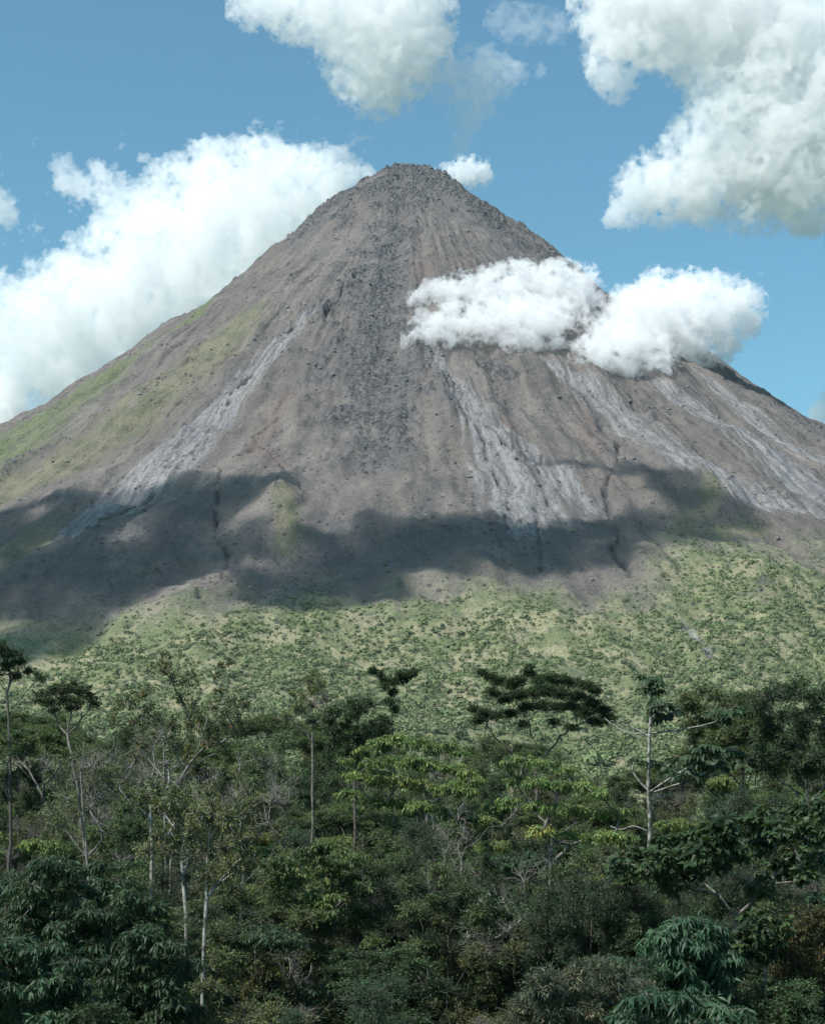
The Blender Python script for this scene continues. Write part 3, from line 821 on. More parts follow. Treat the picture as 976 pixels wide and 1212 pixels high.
def species():
    bark_g = bark_material('bark_grey', (.09, .08, .065), (.19, .175, .15), (.07, .065, .05))
    bark_p = bark_material('bark_pale', (.15, .14, .12), (.33, .32, .28), (.07, .07, .05), 3.2)
    bark_d = bark_material('bark_dark', (.045, .038, .03), (.10, .085, .07))
    bark_t = bark_material('bark_twiggy', (.11, .10, .085), (.22, .205, .18))
    LM = leaf_material
    m = dict(
        dark=LM('leaves_dark', (.022, .046, .021), (.070, .120, .046)),
        deep=LM('leaves_blue_dark', (.022, .048, .025), (.062, .112, .052)),
        olive=LM('leaves_olive', (.058, .080, .028), (.165, .195, .065), ((.20, .15, .05), .06)),
        mid=LM('leaves_mid', (.044, .078, .028), (.125, .185, .058), ((.16, .16, .04), .04)),
        bright=LM('leaves_bright', (.070, .115, .032), (.20, .26, .075), ((.24, .23, .06), .08), trans=.3),
        autumn=LM('leaves_olive_red', (.055, .075, .028), (.17, .18, .065), ((.40, .10, .06), .05), trans=.3),
        teal=LM('leaves_teal', (.026, .062, .034), (.070, .130, .064)),
        grey=LM('leaves_grey_green', (.045, .062, .040), (.12, .135, .085), ((.24, .20, .12), .10)),
        brown=LM('leaves_brown', (.045, .050, .018), (.11, .11, .042), ((.18, .12, .05), .08)),
    )
    sp = dict(
        umbrella=dict(leaf=m['dark'], bark=bark_d, len=.17, wid=.45, style='flat', flat=.5, dens=34, nl=13, up=.6, prefer=1.3, bow=.1, jit=.07),
        umbrella_pale=dict(leaf=m['dark'], bark=bark_g, len=.17, wid=.45, style='flat', flat=.5, dens=34, nl=13, up=.6, prefer=1.3, bow=.1, jit=.07),
        sparse=dict(leaf=m['autumn'], bark=bark_g, len=.20, wid=.5, style='broad', flat=.9, dens=15, nl=9, prefer=.6, jit=.04, odd=.015),
        broad=dict(leaf=m['mid'], bark=bark_g, len=.17, wid=.5, style='broad', flat=.75, dens=30, nl=11, odd=.03),
        darkbroad=dict(leaf=m['dark'], bark=bark_d, len=.18, wid=.5, style='broad', flat=.75, dens=32, nl=12),
        olive=dict(leaf=m['olive'], bark=bark_g, len=.14, wid=.5, style='broad', flat=.8, dens=32, nl=12, odd=.05, bare=.06),
        bright=dict(leaf=m['bright'], bark=bark_g, len=.26, wid=.30, style='droop', flat=.38, dens=26, nl=13, up=.5, arch=.25, odd=.04, prefer=.35),
        droop=dict(leaf=m['deep'], bark=bark_d, len=.30, wid=.28, style='droop', flat=.45, dens=24, nl=13, up=.5, arch=.3, prefer=.35),
        teal=dict(leaf=m['teal'], bark=bark_g, len=.42, wid=.20, style='droop', flat=.5, dens=26, nl=14, up=.4, arch=.3, prefer=.4, curl=.4),
        big=dict(leaf=m['dark'], bark=bark_g, len=.40, wid=.50, style='big', flat=.7, dens=20, nl=9, up=.4, prefer=.6, fold=.12),
        fine=dict(leaf=m['deep'], bark=bark_d, len=.11, wid=.45, style='broad', flat=.8, dens=46, nl=16, jit=.09),
        willow=dict(leaf=m['grey'], bark=bark_g, len=.20, wid=.16, style='broad', flat=.8, dens=46, nl=18, jit=.06, lift=.35, odd=.08, curl=.5),
        brown=dict(leaf=m['brown'], bark=bark_d, len=.15, wid=.45, style='broad', flat=.9, dens=36, nl=12, odd=.05),
        twiggy=dict(leaf=m['olive'], bark=bark_t, len=.13, wid=.45, style='broad', flat=.9, dens=13, nl=14, bare=.35, twig=.013),
        bare=dict(leaf=None, bark=bark_t, style='none', len=.1, wid=.4, flat=1.0, dens=5, twig=.014),
        slender=dict(leaf=m['olive'], bark=bark_p, len=.14, wid=.5, style='broad', flat=.8, dens=26, nl=9, odd=.06, bare=.15),
        fern=dict(leaf=m['mid'], bark=bark_g, len=.16, wid=.4, style='flat', flat=.4, dens=34, nl=14, up=.5, odd=.03),
    )
    return sp, dict(g=bark_g, p=bark_p, d=bark_d, t=bark_t), m

def crown_clumps(shape, H, R, n, rng, z0=.35, cr=1.0):
    out = []; tries = 0
    while len(out) < n and tries < 4000:
        tries += 1
        if shape == 'umbrella':
            u = math.sqrt(rng.random()); a = rng.uniform(0, 2 * pi)
            p = (R * u * cos(a), R * u * sin(a), H - cr * .5 - R * .22 * u * u - rng.random() * R * .22)
        elif shape == 'dome':
            d = norm(rng.normal(size=3)); k = rng.uniform(.35, 1) ** .5; hz = H * (1 - z0) / 2
            p = (d[0] * k * R, d[1] * k * R, H * (1 + z0) / 2 + d[2] * k * (hz - cr * .5))
        elif shape == 'layer':
            k = int(rng.integers(0, 6)) / 5; zz = H * (z0 + (1 - z0) * k) - cr * .4; rad = R * (1 - .72 * k ** 1.4)
            u = math.sqrt(rng.uniform(.05, 1)); a = rng.uniform(0, 2 * pi)
            p = (rad * u * cos(a), rad * u * sin(a), zz - .12 * rad * u + rng.normal(0, .15))
        else:  # column
            zz = rng.uniform(z0, 1); rad = R * (1 - zz ** 3 * .8); u = math.sqrt(rng.random()); a = rng.uniform(0, 2 * pi)
            p = (rad * u * cos(a), rad * u * sin(a), H * zz - cr * .4)
        if all((p[0] - q[0]) ** 2 + (p[1] - q[1]) ** 2 + 1.6 * (p[2] - q[2]) ** 2 > (cr * .85) ** 2 for q in out) or tries > 3000:
            out.append((*p, cr * rng.uniform(.7, 1.25)))
    return out

def foot(px, Y):
    x = (px - CX) / F * Y
    return np.array([x, Y, float(ground_h(np.array([x]), np.array([Y]))[0])])

def picture_tree(name, Y, trunk_px, clumps_px, sp, label, seed, r0=.16, depth=1.0, cat='tree', clr=1.25):
    """a tree standing at depth Y: its trunk follows trunk_px, its leaf clumps sit at clumps_px (x, y, radius px)"""
    rng = np.random.default_rng(seed)
    base = foot(trunk_px[0][0], Y)
    m = Y / F / cos(PITCH)
    pts = [base - [0, 0, .5]]
    for px, py in trunk_px[1:]: pts.append(at(px, py, Y + rng.normal(0, .15)))
    P = [pts[0]]
    for a, b in zip(pts[:-1], pts[1:]):
        k = max(2, int(np.linalg.norm(b - a) / 1.1))
        for i in range(1, k + 1): P.append(a + (b - a) * i / k + rng.normal(0, .04, 3) * (i < k))
    P = np.array(P) - base
    span = max(abs(c[0] - trunk_px[-1][0]) for c in clumps_px) * m
    C = []
    for px, py, r in clumps_px:
        off = abs(px - trunk_px[-1][0]) * m
        dd = math.sqrt(max(0, (span * 1.05) ** 2 - off ** 2)) * depth * .8
        p = at(px, py, Y + rng.uniform(-dd, dd)) - base
        C.append((*p, r * m * clr))
    tm, cm = tree_meshes(name, C, P, r0, sp, seed)
    return plant(name, base, tm, cm, label, cat)

def fan(x0, x1, top, low, n, r, rng, dome=0.0):
    """clump positions filling a picture region below the outline 'top' (list of x, y) down to 'low'"""
    out = []
    tx = [p[0] for p in top]; ty = [p[1] for p in top]; tries = 0
    while len(out) < n and tries < 3000:
        tries += 1
        x = rng.uniform(x0, x1); t = np.interp(x, tx, ty); y = rng.uniform(t + r * .7, max(low, t + r))
        if all((x - a) ** 2 + 1.5 * (y - b) ** 2 > (r * .8) ** 2 for a, b, c in out):
            out.append((x, y, r * rng.uniform(.75, 1.2)))
    return out

def palm_leaf(g, B, D, R, rng, tint):
    """a hand-shaped leaf: nine drooping lobes round one point"""
    D = norm(D); up = np.array([0, 0, 1.0]); s = norm(np.cross(D, up)); n = np.cross(s, D)
    k = 9; a = np.linspace(-2.5, 2.5, k) + rng.normal(0, .06, k)
    dirs = norm(D[None] * np.cos(a)[:, None] + s[None] * np.sin(a)[:, None] - up * .35 - n * .1)
    L = R * (1 - .25 * (np.abs(a) / 2.5) ** 2)
    leaves(g, np.tile(B, (k, 1)), dirs, L, L * .42, rng, .35, .1, np.clip(tint + rng.normal(0, .05, k), 0, .93))

def cecropia(SP, BK, M):
    rng = np.random.default_rng(77); Y = 118.0
    base = foot(768, Y); m = Y / F
    A = lambda px, py, dy=0: at(px, py, Y + dy) - base
    def smooth(P, n=14):
        P = np.array(P); t = np.linspace(0, len(P) - 1, n); o = []
        for k in t:
            i = min(int(k), len(P) - 2); f = k - i
            p0 = P[max(i - 1, 0)]; p1 = P[i]; p2 = P[i + 1]; p3 = P[min(i + 2, len(P) - 1)]
            o.append(.5 * (2 * p1 + (p2 - p0) * f + (2 * p0 - 5 * p1 + 4 * p2 - p3) * f * f + (3 * p1 - p0 - 3 * p2 + p3) * f ** 3))
        return np.array(o)
    tr = Geo(); cr = Geo()
    trunk = smooth([(0, 0, -.5), A(768, 1060), A(769, 980), A(767, 935), A(768, 880), A(770, 845), A(771, 812)], 22)
    tubes(tr, trunk[None], np.linspace(.17, .06, 22)[None], 8)
    limbs = [
        ([A(767, 872), A(750, 862), A(735, 857), A(722, 853, -.4)], .07),
        ([A(768, 870), A(745, 868, .5), A(728, 860, 1.0), A(715, 850, 1.4)], .055),
        ([A(768, 868), A(790, 866), A(815, 862), A(845, 855), (A(862, 845))], .07),
        ([A(768, 860), A(776, 845, -.6), A(782, 832, -.9)], .06),
        ([A(768, 937), A(757, 926), A(748, 912), A(750, 903)], .075),
        ([A(768, 940), A(790, 932), A(810, 925), A(821, 912)], .075),
        ([A(768, 938), A(795, 920, -1.0), A(820, 905, -1.8), A(835, 893, -2.2)], .07),
        ([A(768, 950), A(800, 935, 1.2), A(850, 905, 2), A(868, 893, 2.2)], .06),
        ([A(768, 985), A(750, 978), A(735, 982, .5), A(722, 978, .9)], .05),
    ]
    for P, r in limbs:
        Q = smooth(P, 12); tubes(tr, Q[None], np.linspace(r, r * .6, 12)[None], 6)
    heads = [(771, 805, 0, 13, 1.05), (768, 818, .3, 8, .9), (783, 835, -.9, 14, 1.1), (776, 848, .5, 9, 1.0), (795, 845, .6, 7, .9), (862, 843, 0, 14, 1.15), (850, 850, .8, 9, 1.0),
             (835, 888, -2.2, 15, 1.2), (815, 900, -1.2, 12, 1.1), (868, 890, 2.2, 13, 1.1), (800, 912, .4, 11, 1.05), (788, 905, 1.0, 8, .95), (845, 905, -.8, 11, 1.05), (765, 905, .6, 8, .85), (878, 905, 1.2, 9, 1), (810, 918, -1.6, 9, 1.05)]
    for px, py, dy, n, R in heads:
        c = A(px, py, dy)
        for i in range(n):
            a = i * 2.4 + rng.random() * .5; el = rng.uniform(-.35, .75); h = np.array([cos(a) * cos(el), sin(a) * cos(el), sin(el)])
            st = rng.uniform(.35, .75)
            P = np.array([c, c + h * st * .6 + [0, 0, .05], c + h * st])
            tubes(tr, P[None], np.array([[.015, .012, .01]]), 4)
            palm_leaf(cr, c + h * st, norm(h * [1, 1, .2] + [0, 0, -.1]), R * .62 * rng.uniform(.8, 1.1), rng, rng.uniform(.1, .8))
    tm = tr.mesh('pale_ringed_trunk', BK['p'], True); cm = cr.mesh('hand_shaped_leaves', M['deep'])
    plant('cecropia_tree', base, tm, cm, 'pale-trunked tree with hooked side limbs and umbrella tufts of hand-shaped leaves')

def named_trees(SP, BK, M):
    R = np.random.default_rng(5)
    pt = picture_tree
    # tall tree cut by the left edge
    pt('umbrella_tree', 112, [(12,1300),(13,1000),(12,900),(8,820)], [(0,770,14),(12,775,14),(24,785,13),(34,795,9),(44,800,6),(-12,765,16),(-20,780,16),(8,790,14),(18,800,10),(-6,800,14),(50,803,5),(2,762,8)]
       + fan(-40,30,[(-40,830),(30,850)],900,7,9,R), SP['umbrella'], 'tallest dark umbrella tree, cut off by the left edge of the photo', 301, .15)
    pt('umbrella_tree', 118, [(104,1300),(100,1000),(92,930),(84,890),(80,870)], [(52,822,12),(66,818,13),(80,818,14),(94,820,13),(106,826,11),(74,830,13),(58,832,11),(90,832,12),(46,830,8),(112,834,8),(68,812,7),(88,811,7),(102,814,6),(84,840,9),(64,842,8)],
       SP['umbrella_pale'], 'flat-topped umbrella tree with a forked pale trunk beside the tall left-edge tree', 302, .13)
    pt('sparse_tree', 108, [(197,1300),(196,1100),(195,950),(193,860),(190,790)], [(190,776,7),(184,786,8),(198,784,8),(192,795,10),(205,808,12),(220,806,12),(232,800,9),(178,820,10),(166,826,12),(152,830,12),(140,838,12),(215,830,12),(230,836,10),(176,845,12),(160,856,12),(204,858,10),(186,870,12),(150,870,11),(222,862,12),(135,858,10),(170,885,12),(212,888,12)],
       SP['sparse'], 'thin straight tree with tufts of yellowing leaves rising above its neighbours', 303, .11)
    pt('sparse_tree', 104, [(196,1300),(205,1000),(212,925),(235,885),(246,850)], [(262,790,7),(270,784,7),(255,800,6),(262,822,10),(275,830,11),(288,834,9),(252,836,10),(268,845,12),(282,850,10),(240,850,10),(230,862,10),(258,866,12),(276,870,11),(246,880,11),(224,892,11),(266,892,11)],
       SP['sparse'], 'leaning sparse tree with reddish leaves, its limb curving up right of the thin straight tree', 304, .12)
    pt('crooked_tree', 96, [(182,1300),(180,1000),(178,940),(183,905),(180,870)], [(160,898,11),(150,912,11),(172,880,10),(190,872,11),(204,880,11),(140,925,10),(196,905,12),(214,905,10),(168,925,12),(188,935,12),(208,930,12),(150,945,12)],
       SP['slender'], 'crooked grey-limbed tree leafing below the thin straight tree', 305, .12)
    # open stem with round leaf tufts in the middle
    pt('open_tree', 128, [(466,1300),(465,950),(465,880),(464,850)], [(441,794,5),(449,799,5),(456,806,6),(466,808,6),(474,800,7),(484,799,7),(490,796,5),(464,820,6),(461,832,6),(467,840,5),(455,812,5),(478,806,5)],
       dict(SP['darkbroad'], dens=90, nl=9, up=.2), 'small dark tree with an open forked top, alone against the green slope', 306, .06)
    pt('pointed_tree', 132, [(371,1300),(370,960),(370,860)], [(370,800,8),(364,808,9),(378,808,9),(371,818,11),(358,826,10),(384,828,10),(345,822,6),(370,836,12),(352,842,12),(390,845,12),(372,855,13),(340,850,10)],
       SP['olive'], 'olive pointed tree just right of a gap, left of the dark leafy group', 307, .12)
    pt('leafy_tree', 126, [(420,1300),(420,960),(420,880)], fan(385,455,[(385,842),(405,828),(430,822),(450,838)],900,24,12,R),
       SP['darkbroad'], 'dark leafy tree left of the small open forked one', 308, .14)
    # broad umbrella tree right of centre
    pt('umbrella_tree', 136, [(632,1300),(634,960),(635,895)], [(570,796,7),(580,802,10),(592,808,12),(606,812,12),(583,820,10),(612,806,12),(625,798,10),(627,790,6),(638,806,13),(652,804,13),(666,806,13),(680,810,13),(694,812,12),(705,818,9),(648,818,15),(664,822,15),(630,822,15),(612,824,15),(596,828,13),(684,826,15),(700,834,14),(714,842,13),(720,852,11),(706,855,12),(690,845,13),(560,840,9),(572,846,12),(586,848,12),(566,854,10),(604,846,12),(622,838,13),(640,836,13),(660,838,12),(675,838,12),(675,862,9),(655,855,9),(618,858,9)],
       dict(SP['umbrella'], dens=60), 'widest flat-crowned dark tree on a fan of thin stems, right of centre', 309, .15, depth=.7)
    cecropia(SP, BK, M)
    # right-hand dense trees
    pt('feathery_tree', 128, [(880,1300),(880,980),(878,900)], fan(812,905,[(812,812),(830,802),(860,818),(905,814)],895,34,15,R),
       dict(SP['broad'], dens=34, flat=.6), 'feathery green tree behind the tufts of the hand-leaved tree', 310, .14, depth=.7)
    pt('feathery_tree', 120, [(960,1300),(962,1000),(950,905)], fan(896,1010,[(896,830),(915,806),(945,798),(975,805),(1010,800)],920,40,17,R),
       dict(SP['broad'], dens=30, flat=.6, leaf=M['dark']), 'dense dark-topped feathery tree filling the right edge above the big-leaved tree', 311, .15, depth=.7)
    # bright layered trees in the middle
    pt('layered_tree', 104, [(505,1300),(508,1050),(505,960),(495,910)], [(432,888,13),(450,880,15),(470,876,14),(490,880,15),(510,886,14),(530,884,14),(545,892,11),(440,905,15),(462,900,16),(485,902,16),(508,908,16),(532,910,16),(552,915,12),(420,918,13),(448,925,16),(474,925,16),(500,930,16),(526,934,16),(550,938,14),(415,940,14),(440,950,15),(468,952,16),(496,955,16),(525,960,16),(410,900,9)],
       SP['bright'], 'bright green layered tree with hanging leaves in the middle of the forest', 312, .16, depth=.8)
    pt('layered_tree', 98, [(655,1300),(650,1080),(652,1000)], [(600,905,13),(622,900,15),(645,905,15),(668,912,14),(612,925,16),(636,928,16),(662,932,16),(688,930,15),(710,940,14),(600,950,15),(628,955,16),(655,958,16),(682,960,16),(706,965,15),(730,960,12),(640,985,15),(670,990,16),(700,992,15),(725,990,12)],
       SP['bright'], 'yellow-green layered tree below the widest flat-crowned tree', 313, .16, depth=.8)
    pt('layered_tree', 90, [(350,1300),(352,1120),(350,1040)], fan(318,432,[(318,1020),(345,985),(380,975),(432,1000)],1090,34,16,R),
       dict(SP['bright'], leaf=M['mid']), 'mid-green layered tree at lower centre left with tiered sprays', 314, .15)
    # bare twiggy tree
    pt('bare_tree', 97, [(590,1300),(588,1150),(592,1080),(600,1040)], fan(480,720,[(480,985),(530,950),(580,945),(640,960),(700,1000)],1080,24,20,R),
       SP['bare'], 'leafless grey twiggy tree spreading its fine branches in the lower centre', 315, .075)
    pt('bare_tree', 90, [(352,1300),(350,1180),(348,1120)], fan(325,430,[(325,1110),(360,1060),(430,1090)],1190,18,20,R),
       SP['bare'], 'small leafless thicket tree with pale twigs at the bottom left of centre', 316, .08)
    pt('bare_tree', 96, [(110,1300),(105,1040),(98,960),(95,905)], fan(50,140,[(50,880),(95,860),(140,880)],990,20,16,R),
       SP['twiggy'], 'half-bare tree with whitish twigs below the forked flat-topped tree', 317, .10)
    pt('bare_tree', 100, [(280,1300),(285,1080),(290,980)], fan(240,345,[(240,900),(290,880),(345,905)],1010,26,17,R),
       SP['twiggy'], 'half-bare grey tree in front of the leaning reddish-leaved tree', 318, .11)
    # pale trunks
    pt('pale_trunk_tree', 82, [(222,1330),(222,1180),(220,1080),(214,1000),(205,940)], fan(160,250,[(160,930),(205,905),(250,930)],1010,20,15,R) ,
       dict(SP['slender'], dens=34, bare=0), 'left one of the two pale speckled trunks, forking as it rises', 319, .11)
    pt('pale_trunk_tree', 74, [(239,1330),(239,1200),(242,1100),(244,1030),(248,985)], fan(215,300,[(215,960),(250,940),(300,960)],1040,16,14,R),
       dict(SP['slender'], dens=34, bare=0), 'right one of the two pale speckled trunks, straight and slightly nearer', 320, .10)
    pt('pale_trunk_tree', 88, [(575,1330),(574,1200),(576,1140),(580,1090)], fan(545,620,[(545,1060),(580,1040),(620,1060)],1120,12,14,R),
       dict(SP['slender'], leaf=M['dark']), 'short pale trunk at the bottom edge under the leafless tree', 321, .11)
    # lower left dark hanging-leaf trees
    pt('hanging_leaf_tree', 76, [(90,1330),(92,1150),(90,1060)], fan(15,185,[(15,1040),(50,1012),(85,1002),(130,1008),(185,1060)],1130,50,18,R),
       SP['droop'], 'dark tree of hanging leaves with scalloped tiers at lower left', 322, .16)
    pt('hanging_leaf_tree', 66, [(40,1330),(40,1200)], fan(-40,95,[(-40,1110),(20,1096),(60,1100),(95,1130)],1215,34,20,R),
       SP['droop'], 'dark hanging-leaf tree in the bottom left corner', 323, .13)
    pt('hanging_leaf_tree', 70, [(170,1330),(172,1190)], fan(120,225,[(120,1130),(165,1085),(225,1120)],1215,30,18,R),
       SP['droop'], 'dark hanging-leaf tree left of the two pale trunks at the bottom', 324, .12)
    # lower right
    pt('big_leaf_tree', 80, [(868,1330),(866,1150),(872,1085),(850,1060)], [(735,1022,14),(752,1018,16),(770,1030,15),(745,1040,13),(790,1000,16),(812,995,16),(780,1015,14),(805,1015,18),(828,1010,18),(850,1000,18),(815,1035,16),(795,1045,14),(835,985,16),(860,980,18),(885,975,16),(905,970,18),(925,985,18),(948,965,18),(970,960,18),(960,985,18),(905,1000,16),(940,1010,16),(970,1020,18),(870,1010,14),(845,1025,12),(920,1030,16),(950,1040,14),(900,1050,12)],
       SP['big'], 'broad-leaved dark tree with large single leaves on the lower right', 325, .16)
    pt('big_leaf_tree', 72, [(910,1330),(905,1150)], [(895,1105,16),(915,1112,15),(880,1115,12),(905,1125,14),(925,1095,12),(890,1090,12)],
       SP['big'], 'small drooping cluster of large leaves below the broad-leaved tree', 326, .08)
    pt('fine_leaf_tree', 84, [(700,1330),(700,1150),(700,1090)], fan(632,772,[(632,1060),(660,1035),(720,1030),(772,1050)],1130,46,18,R),
       SP['fine'], 'dense blackish-green fine-leaved tree right of the leafless tree', 327, .16)
    pt('willowy_shrub', 64, [(690,1340),(690,1230)], fan(608,770,[(608,1190),(640,1150),(690,1132),(740,1145),(770,1165)],1215,44,16,R),
       SP['willow'], 'grey-green feathery shrub with straw-coloured tips at the bottom edge', 328, .10, cat='shrub')
    pt('weeping_tree', 72, [(812,1330),(812,1180),(812,1120)], fan(768,860,[(768,1110),(800,1076),(835,1085),(860,1120)],1170,32,17,R),
       SP['teal'], 'blue-green weeping tree under the large-leaved tree', 329, .12)
    pt('weeping_tree', 60, [(800,1340),(800,1240)], fan(735,885,[(735,1190),(765,1165),(830,1170),(885,1195)],1220,32,17,R),
       SP['teal'], 'nearest blue-green plant with strap-like hanging leaves at the bottom edge', 330, .10)
    pt('column_tree', 74, [(948,1330),(946,1180),(948,1090)], fan(920,985,[(920,1110),(946,1062),(985,1090)],1215,34,15,R),
       SP['brown'], 'brownish leafy column at the bottom right corner', 331, .10)
    pt('column_tree', 80, [(312,1330),(312,1200)], fan(285,345,[(285,1160),(312,1130),(345,1160)],1215,20,15,R),
       SP['brown'], 'brown-tinged shrubby tree at the bottom, right of the pale trunks', 332, .08)

LIBRARY = [  # kind, species, shape, H, R, clumps, start of crown, clump radius, trunk radius, words
    ('broadleaf_tree', 'broad', 'dome', 20, 4.6, 56, .20, 1.25, .20, 'mid-green round-crowned'),
    ('broadleaf_tree', 'darkbroad', 'dome', 20, 4.8, 56, .15, 1.3, .20, 'dark green thick-crowned'),
    ('olive_tree', 'olive', 'dome', 19, 4.0, 54, .15, 1.2, .16, 'olive small-leaved'),
    ('layered_tree', 'bright', 'layer', 18, 4.4, 56, .18, 1.3, .16, 'yellow-green tiered'),
    ('hanging_leaf_tree', 'droop', 'layer', 17, 4.4, 56, .12, 1.3, .16, 'dark tiered hanging-leaved'),
    ('twiggy_tree', 'twiggy', 'dome', 18, 4.0, 40, .20, 1.15, .13, 'half-bare twiggy'),
    ('fine_leaf_tree', 'fine', 'dome', 17, 4.2, 52, .10, 1.25, .17, 'blackish fine-leaved'),
    ('slender_tree', 'slender', 'column', 20, 2.8, 40, .30, 1.1, .13, 'slender pale-stemmed'),
    ('feathery_tree', 'fern', 'umbrella', 19, 4.8, 46, .6, 1.2, .15, 'feathery flat-topped'),
]
def forest():
    SP, BK, M = species()
    named_trees(SP, BK, M); tick('named trees')
    lib = []
    for i, (kind, spn, shp, H, Rr, n, z0, cr, r0, words_) in enumerate(LIBRARY):
        rng = np.random.default_rng(900 + i)
        cl = crown_clumps(shp, H, Rr, n, rng, z0, cr)
        tl = trunk_line((0, 0, -.6), (rng.normal(0, .4), rng.normal(0, .4), H * (.75 if shp != 'umbrella' else .6)), rng, .10)
        lib.append((*tree_meshes(kind, cl, tl, r0, SP[spn], 900 + i), H, kind, words_))
    tick('library')
    rng = np.random.default_rng(4)
    outline = ([-150,0,60,120,200,280,340,400,450,500,550,600,660,700,740,790,830,880,930,976,1130],
               [840,846,842,836,840,838,832,840,862,870,862,868,886,905,896,884,846,832,824,820,824])
    lands = [(40, 'under the tall left-edge tree'), (130, 'under the forked flat-topped tree'), (215, 'by the thin straight tree'), (300, 'by the leaning reddish-leaved tree'),
             (390, 'left of the small open forked tree'), (480, 'under the small open forked tree'), (570, 'left of the widest flat-crowned tree'), (660, 'under the widest flat-crowned tree'),
             (745, 'left of the hand-leaved tree'), (830, 'right of the hand-leaved tree trunk'), (910, 'under the right-hand feathery tree'), (1e9, 'at the right edge')]
    rows = [('hindmost row', 225, 20, 64, 2, 7, [0, 2, 1, 0, 2, 8]), ('back row', 188, 14, 68, 14, 11, [0, 2, 1, 8, 5, 3, 7]),
            ('thick row', 168, 8, 70, 34, 12, [0, 1, 2, 8]), ('upper middle row', 150, 10, 88, 42, 14, [2, 1, 0, 3, 7, 8, 5]), ('second middle row', 136, 6, 92, 66, 16, [2, 0, 1, 3, 8]), ('middle row', 122, 8, 92, 84, 18, [2, 6, 3, 0, 4, 5, 1]),
            ('tangled row', 111, 5, 96, 104, 16, [2, 0, 1, 5, 2, 3]), ('lower middle row', 100, 6, 100, 128, 20, [6, 4, 3, 2, 1, 0]), ('shrubby row', 92, 4, 104, 160, 20, [0, 2, 6, 1]), ('front row', 84, 5, 118, 190, 24, [4, 6, 1, 0, 2]), ('nearest row', 69, 4, 140, 262, 20, [4, 6, 1, 2])]
    used = {}
    for rn, Y0, dY, step, drop, var, kinds in rows:
        px = -280 + rng.uniform(0, step)
        k = int(rng.integers(0, 9))
        while px < 1270:
            Y = Y0 + rng.uniform(-dY, dY); pp = px + rng.normal(0, step * .12)
            py = float(np.interp(pp, *outline)) * (1 if drop < 60 else 0) + (870 if drop >= 60 else 0) + drop + rng.normal(0, var)
            f = foot(pp, Y); top = at(pp, py, Y)[2]
            tm, cm, H, kind, words_ = lib[kinds[k % len(kinds)]]; k += 1 + int(rng.random() < .3)
            land = next(l for lim, l in lands if pp <= lim)
            if pp < -20: land = 'beyond the left edge'
            if pp > 1000: land = 'beyond the right edge'
            lab = f'{words_} tree in the {rn}, {land}'
            used[lab] = used.get(lab, 0) + 1
            s = (top - f[2]) / H
            e = plant(kind, f, tm, cm, lab, 'tree', 'forest trees packed below the volcano', s, rng.uniform(0, 2 * pi))
            w = float(np.clip(rng.uniform(1.0, 1.2) / max(s, .45) * .8, .85, 1.5)); e.scale = (s * w, s * w, s)
            px += step * rng.uniform(.75, 1.1) * Y0 ** 0
    print('repeated labels', {k: v for k, v in used.items() if v > 1})
    undergrowth(M)

def undergrowth(M):
    rng = np.random.default_rng(55)
    n = 16000
    y = rng.uniform(50, 260, n); x = rng.uniform(-1, 1, n) * (y * .27 + 12)
    z = ground_h(x, y)
    K = 9; g = Geo()
    D = norm(rng.normal(size=(n, K, 3)) * [1, 1, .5] + [0, 0, .7])
    B = np.stack([x, y, z], 1)[:, None] + D * rng.uniform(0, 1.6, (n, K, 1)) * rng.uniform(.3, 1.2, (n, 1, 1))
    leaves(g, B.reshape(-1, 3), D.reshape(-1, 3), .55 * rng.uniform(.5, 1.3, n * K), .16, rng, .5)
    o = link(bpy.data.objects.new('undergrowth', g.mesh('undergrowth', M['deep'])))
    tag(o, 'low dark undergrowth on the forest floor between the trunks', 'undergrowth', kind='stuff')


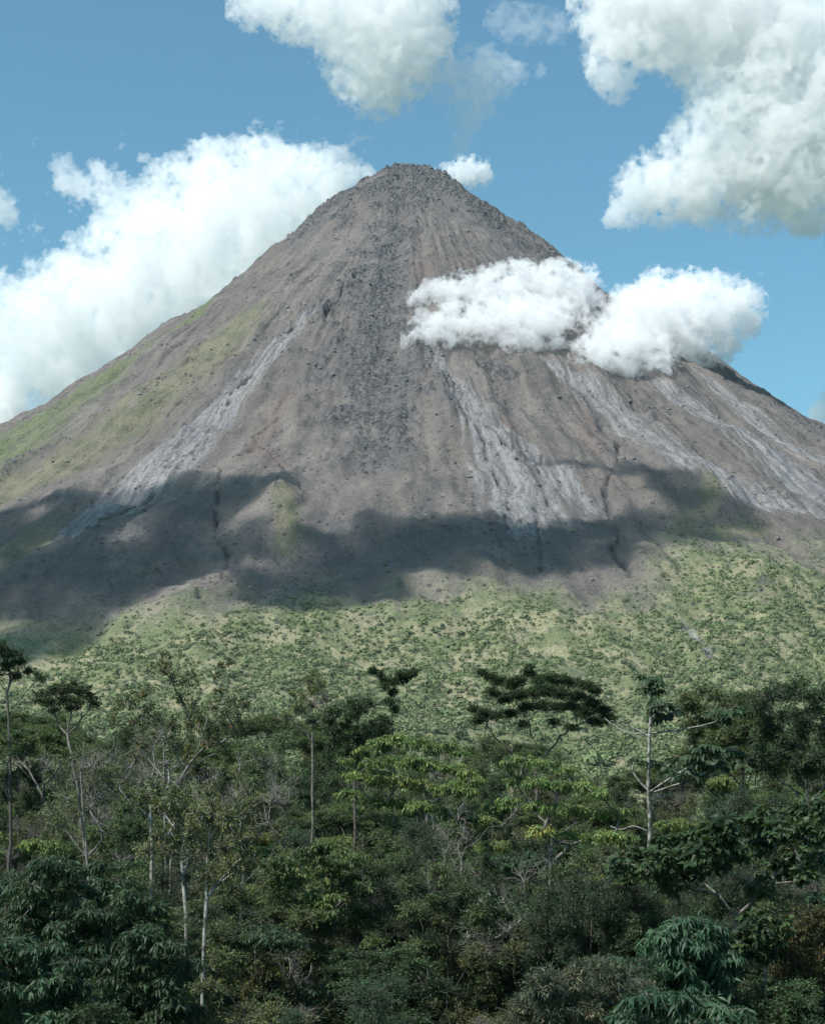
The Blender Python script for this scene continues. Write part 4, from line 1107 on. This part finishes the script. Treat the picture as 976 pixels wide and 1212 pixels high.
# ------------------------------------------------------------------ light, air, camera
def haze():
    bx = ((-9300, 9300), (-9300, 9500), (-40, 1128))
    v = [(x, y, z) for x in bx[0] for y in bx[1] for z in bx[2]]
    q = [(0, 1, 3, 2), (4, 6, 7, 5), (0, 4, 5, 1), (2, 3, 7, 6), (0, 2, 6, 4), (1, 5, 7, 3)]
    o = link(bpy.data.objects.new('haze', mesh_from('haze', v, q, None, volume_material('haze_air', HAZE, (.82, .92, 1.0), .2))))
    tag(o, 'thin blue air haze between the forest and the volcano', 'haze', kind='stuff')
HAZE = 1.8e-5
def world():
    w = bpy.data.worlds.new('World'); S.world = w; w.use_nodes = True
    nt = w.node_tree; nt.nodes.clear()
    sky = nt.nodes.new('ShaderNodeTexSky'); sky.sky_type = 'NISHITA'; sky.sun_disc = False
    sky.sun_elevation = math.asin(SUN[2]); sky.sun_rotation = math.atan2(SUN[0], SUN[1])
    sky.air_density = 1.0; sky.dust_density = .6; sky.ozone_density = 1.0
    mul = nt.nodes.new('ShaderNodeMix'); mul.data_type = 'RGBA'; mul.blend_type = 'MULTIPLY'
    mul.inputs[0].default_value = 1; mul.inputs[7].default_value = (.64, 1.03, .99, 1)
    bg = nt.nodes.new('ShaderNodeBackground'); bg.inputs[1].default_value = .092
    out = nt.nodes.new('ShaderNodeOutputWorld')
    nt.links.new(sky.outputs[0], mul.inputs[6]); nt.links.new(mul.outputs[2], bg.inputs[0]); nt.links.new(bg.outputs[0], out.inputs[0])
def lights_camera():
    import mathutils
    l = bpy.data.lights.new('sun', 'SUN'); l.energy = 4.2; l.angle = radians(.5); l.color = (1, .975, .945)
    o = link(bpy.data.objects.new('sun', l))
    o.rotation_euler = mathutils.Vector(SUN).to_track_quat('Z', 'Y').to_euler()
    c = bpy.data.cameras.new('camera'); c.sensor_fit = 'HORIZONTAL'; c.sensor_width = 36
    c.lens = F / 976 * 36; c.clip_end = 40000; c.clip_start = .5
    o = link(bpy.data.objects.new('camera', c)); o.location = (0, 0, CZ)
    o.rotation_euler = (pi / 2 + PITCH, 0, 0)
    S.camera = o
def settings():
    S.view_settings.view_transform = 'Standard'; S.view_settings.look = 'None'
    S.view_settings.exposure = EXPO; S.view_settings.gamma = 1; S.view_settings.use_curve_mapping = False
    cy = S.cycles
    cy.max_bounces = 12; cy.diffuse_bounces = 3; cy.glossy_bounces = 2; cy.transmission_bounces = 4
    cy.transparent_max_bounces = 16; cy.volume_bounces = 10
    cy.use_denoising = True; cy.caustics_reflective = False; cy.caustics_refractive = False
    cy.sample_clamp_indirect = 6
EXPO = 0.66

import time, os
T0 = time.time()
def tick(n): print('T', n, round(time.time() - T0, 1))
world(); lights_camera(); settings()
PARTS = os.environ.get('PARTS', 'gvbschkt')
if 'g' in PARTS: ground()
if 'v' in PARTS: volcano(); tick('volcano')
if 'b' in PARTS: boulders(); tick('boulders')
if 's' in PARTS: slope_bushes(); tick('bushes')
if 'h' in PARTS: haze()
if 'c' in PARTS: clouds(); tick('clouds')
if 'k' in PARTS: casting_clouds(); tick('casters')
if 't' in PARTS: forest(); tick('forest')
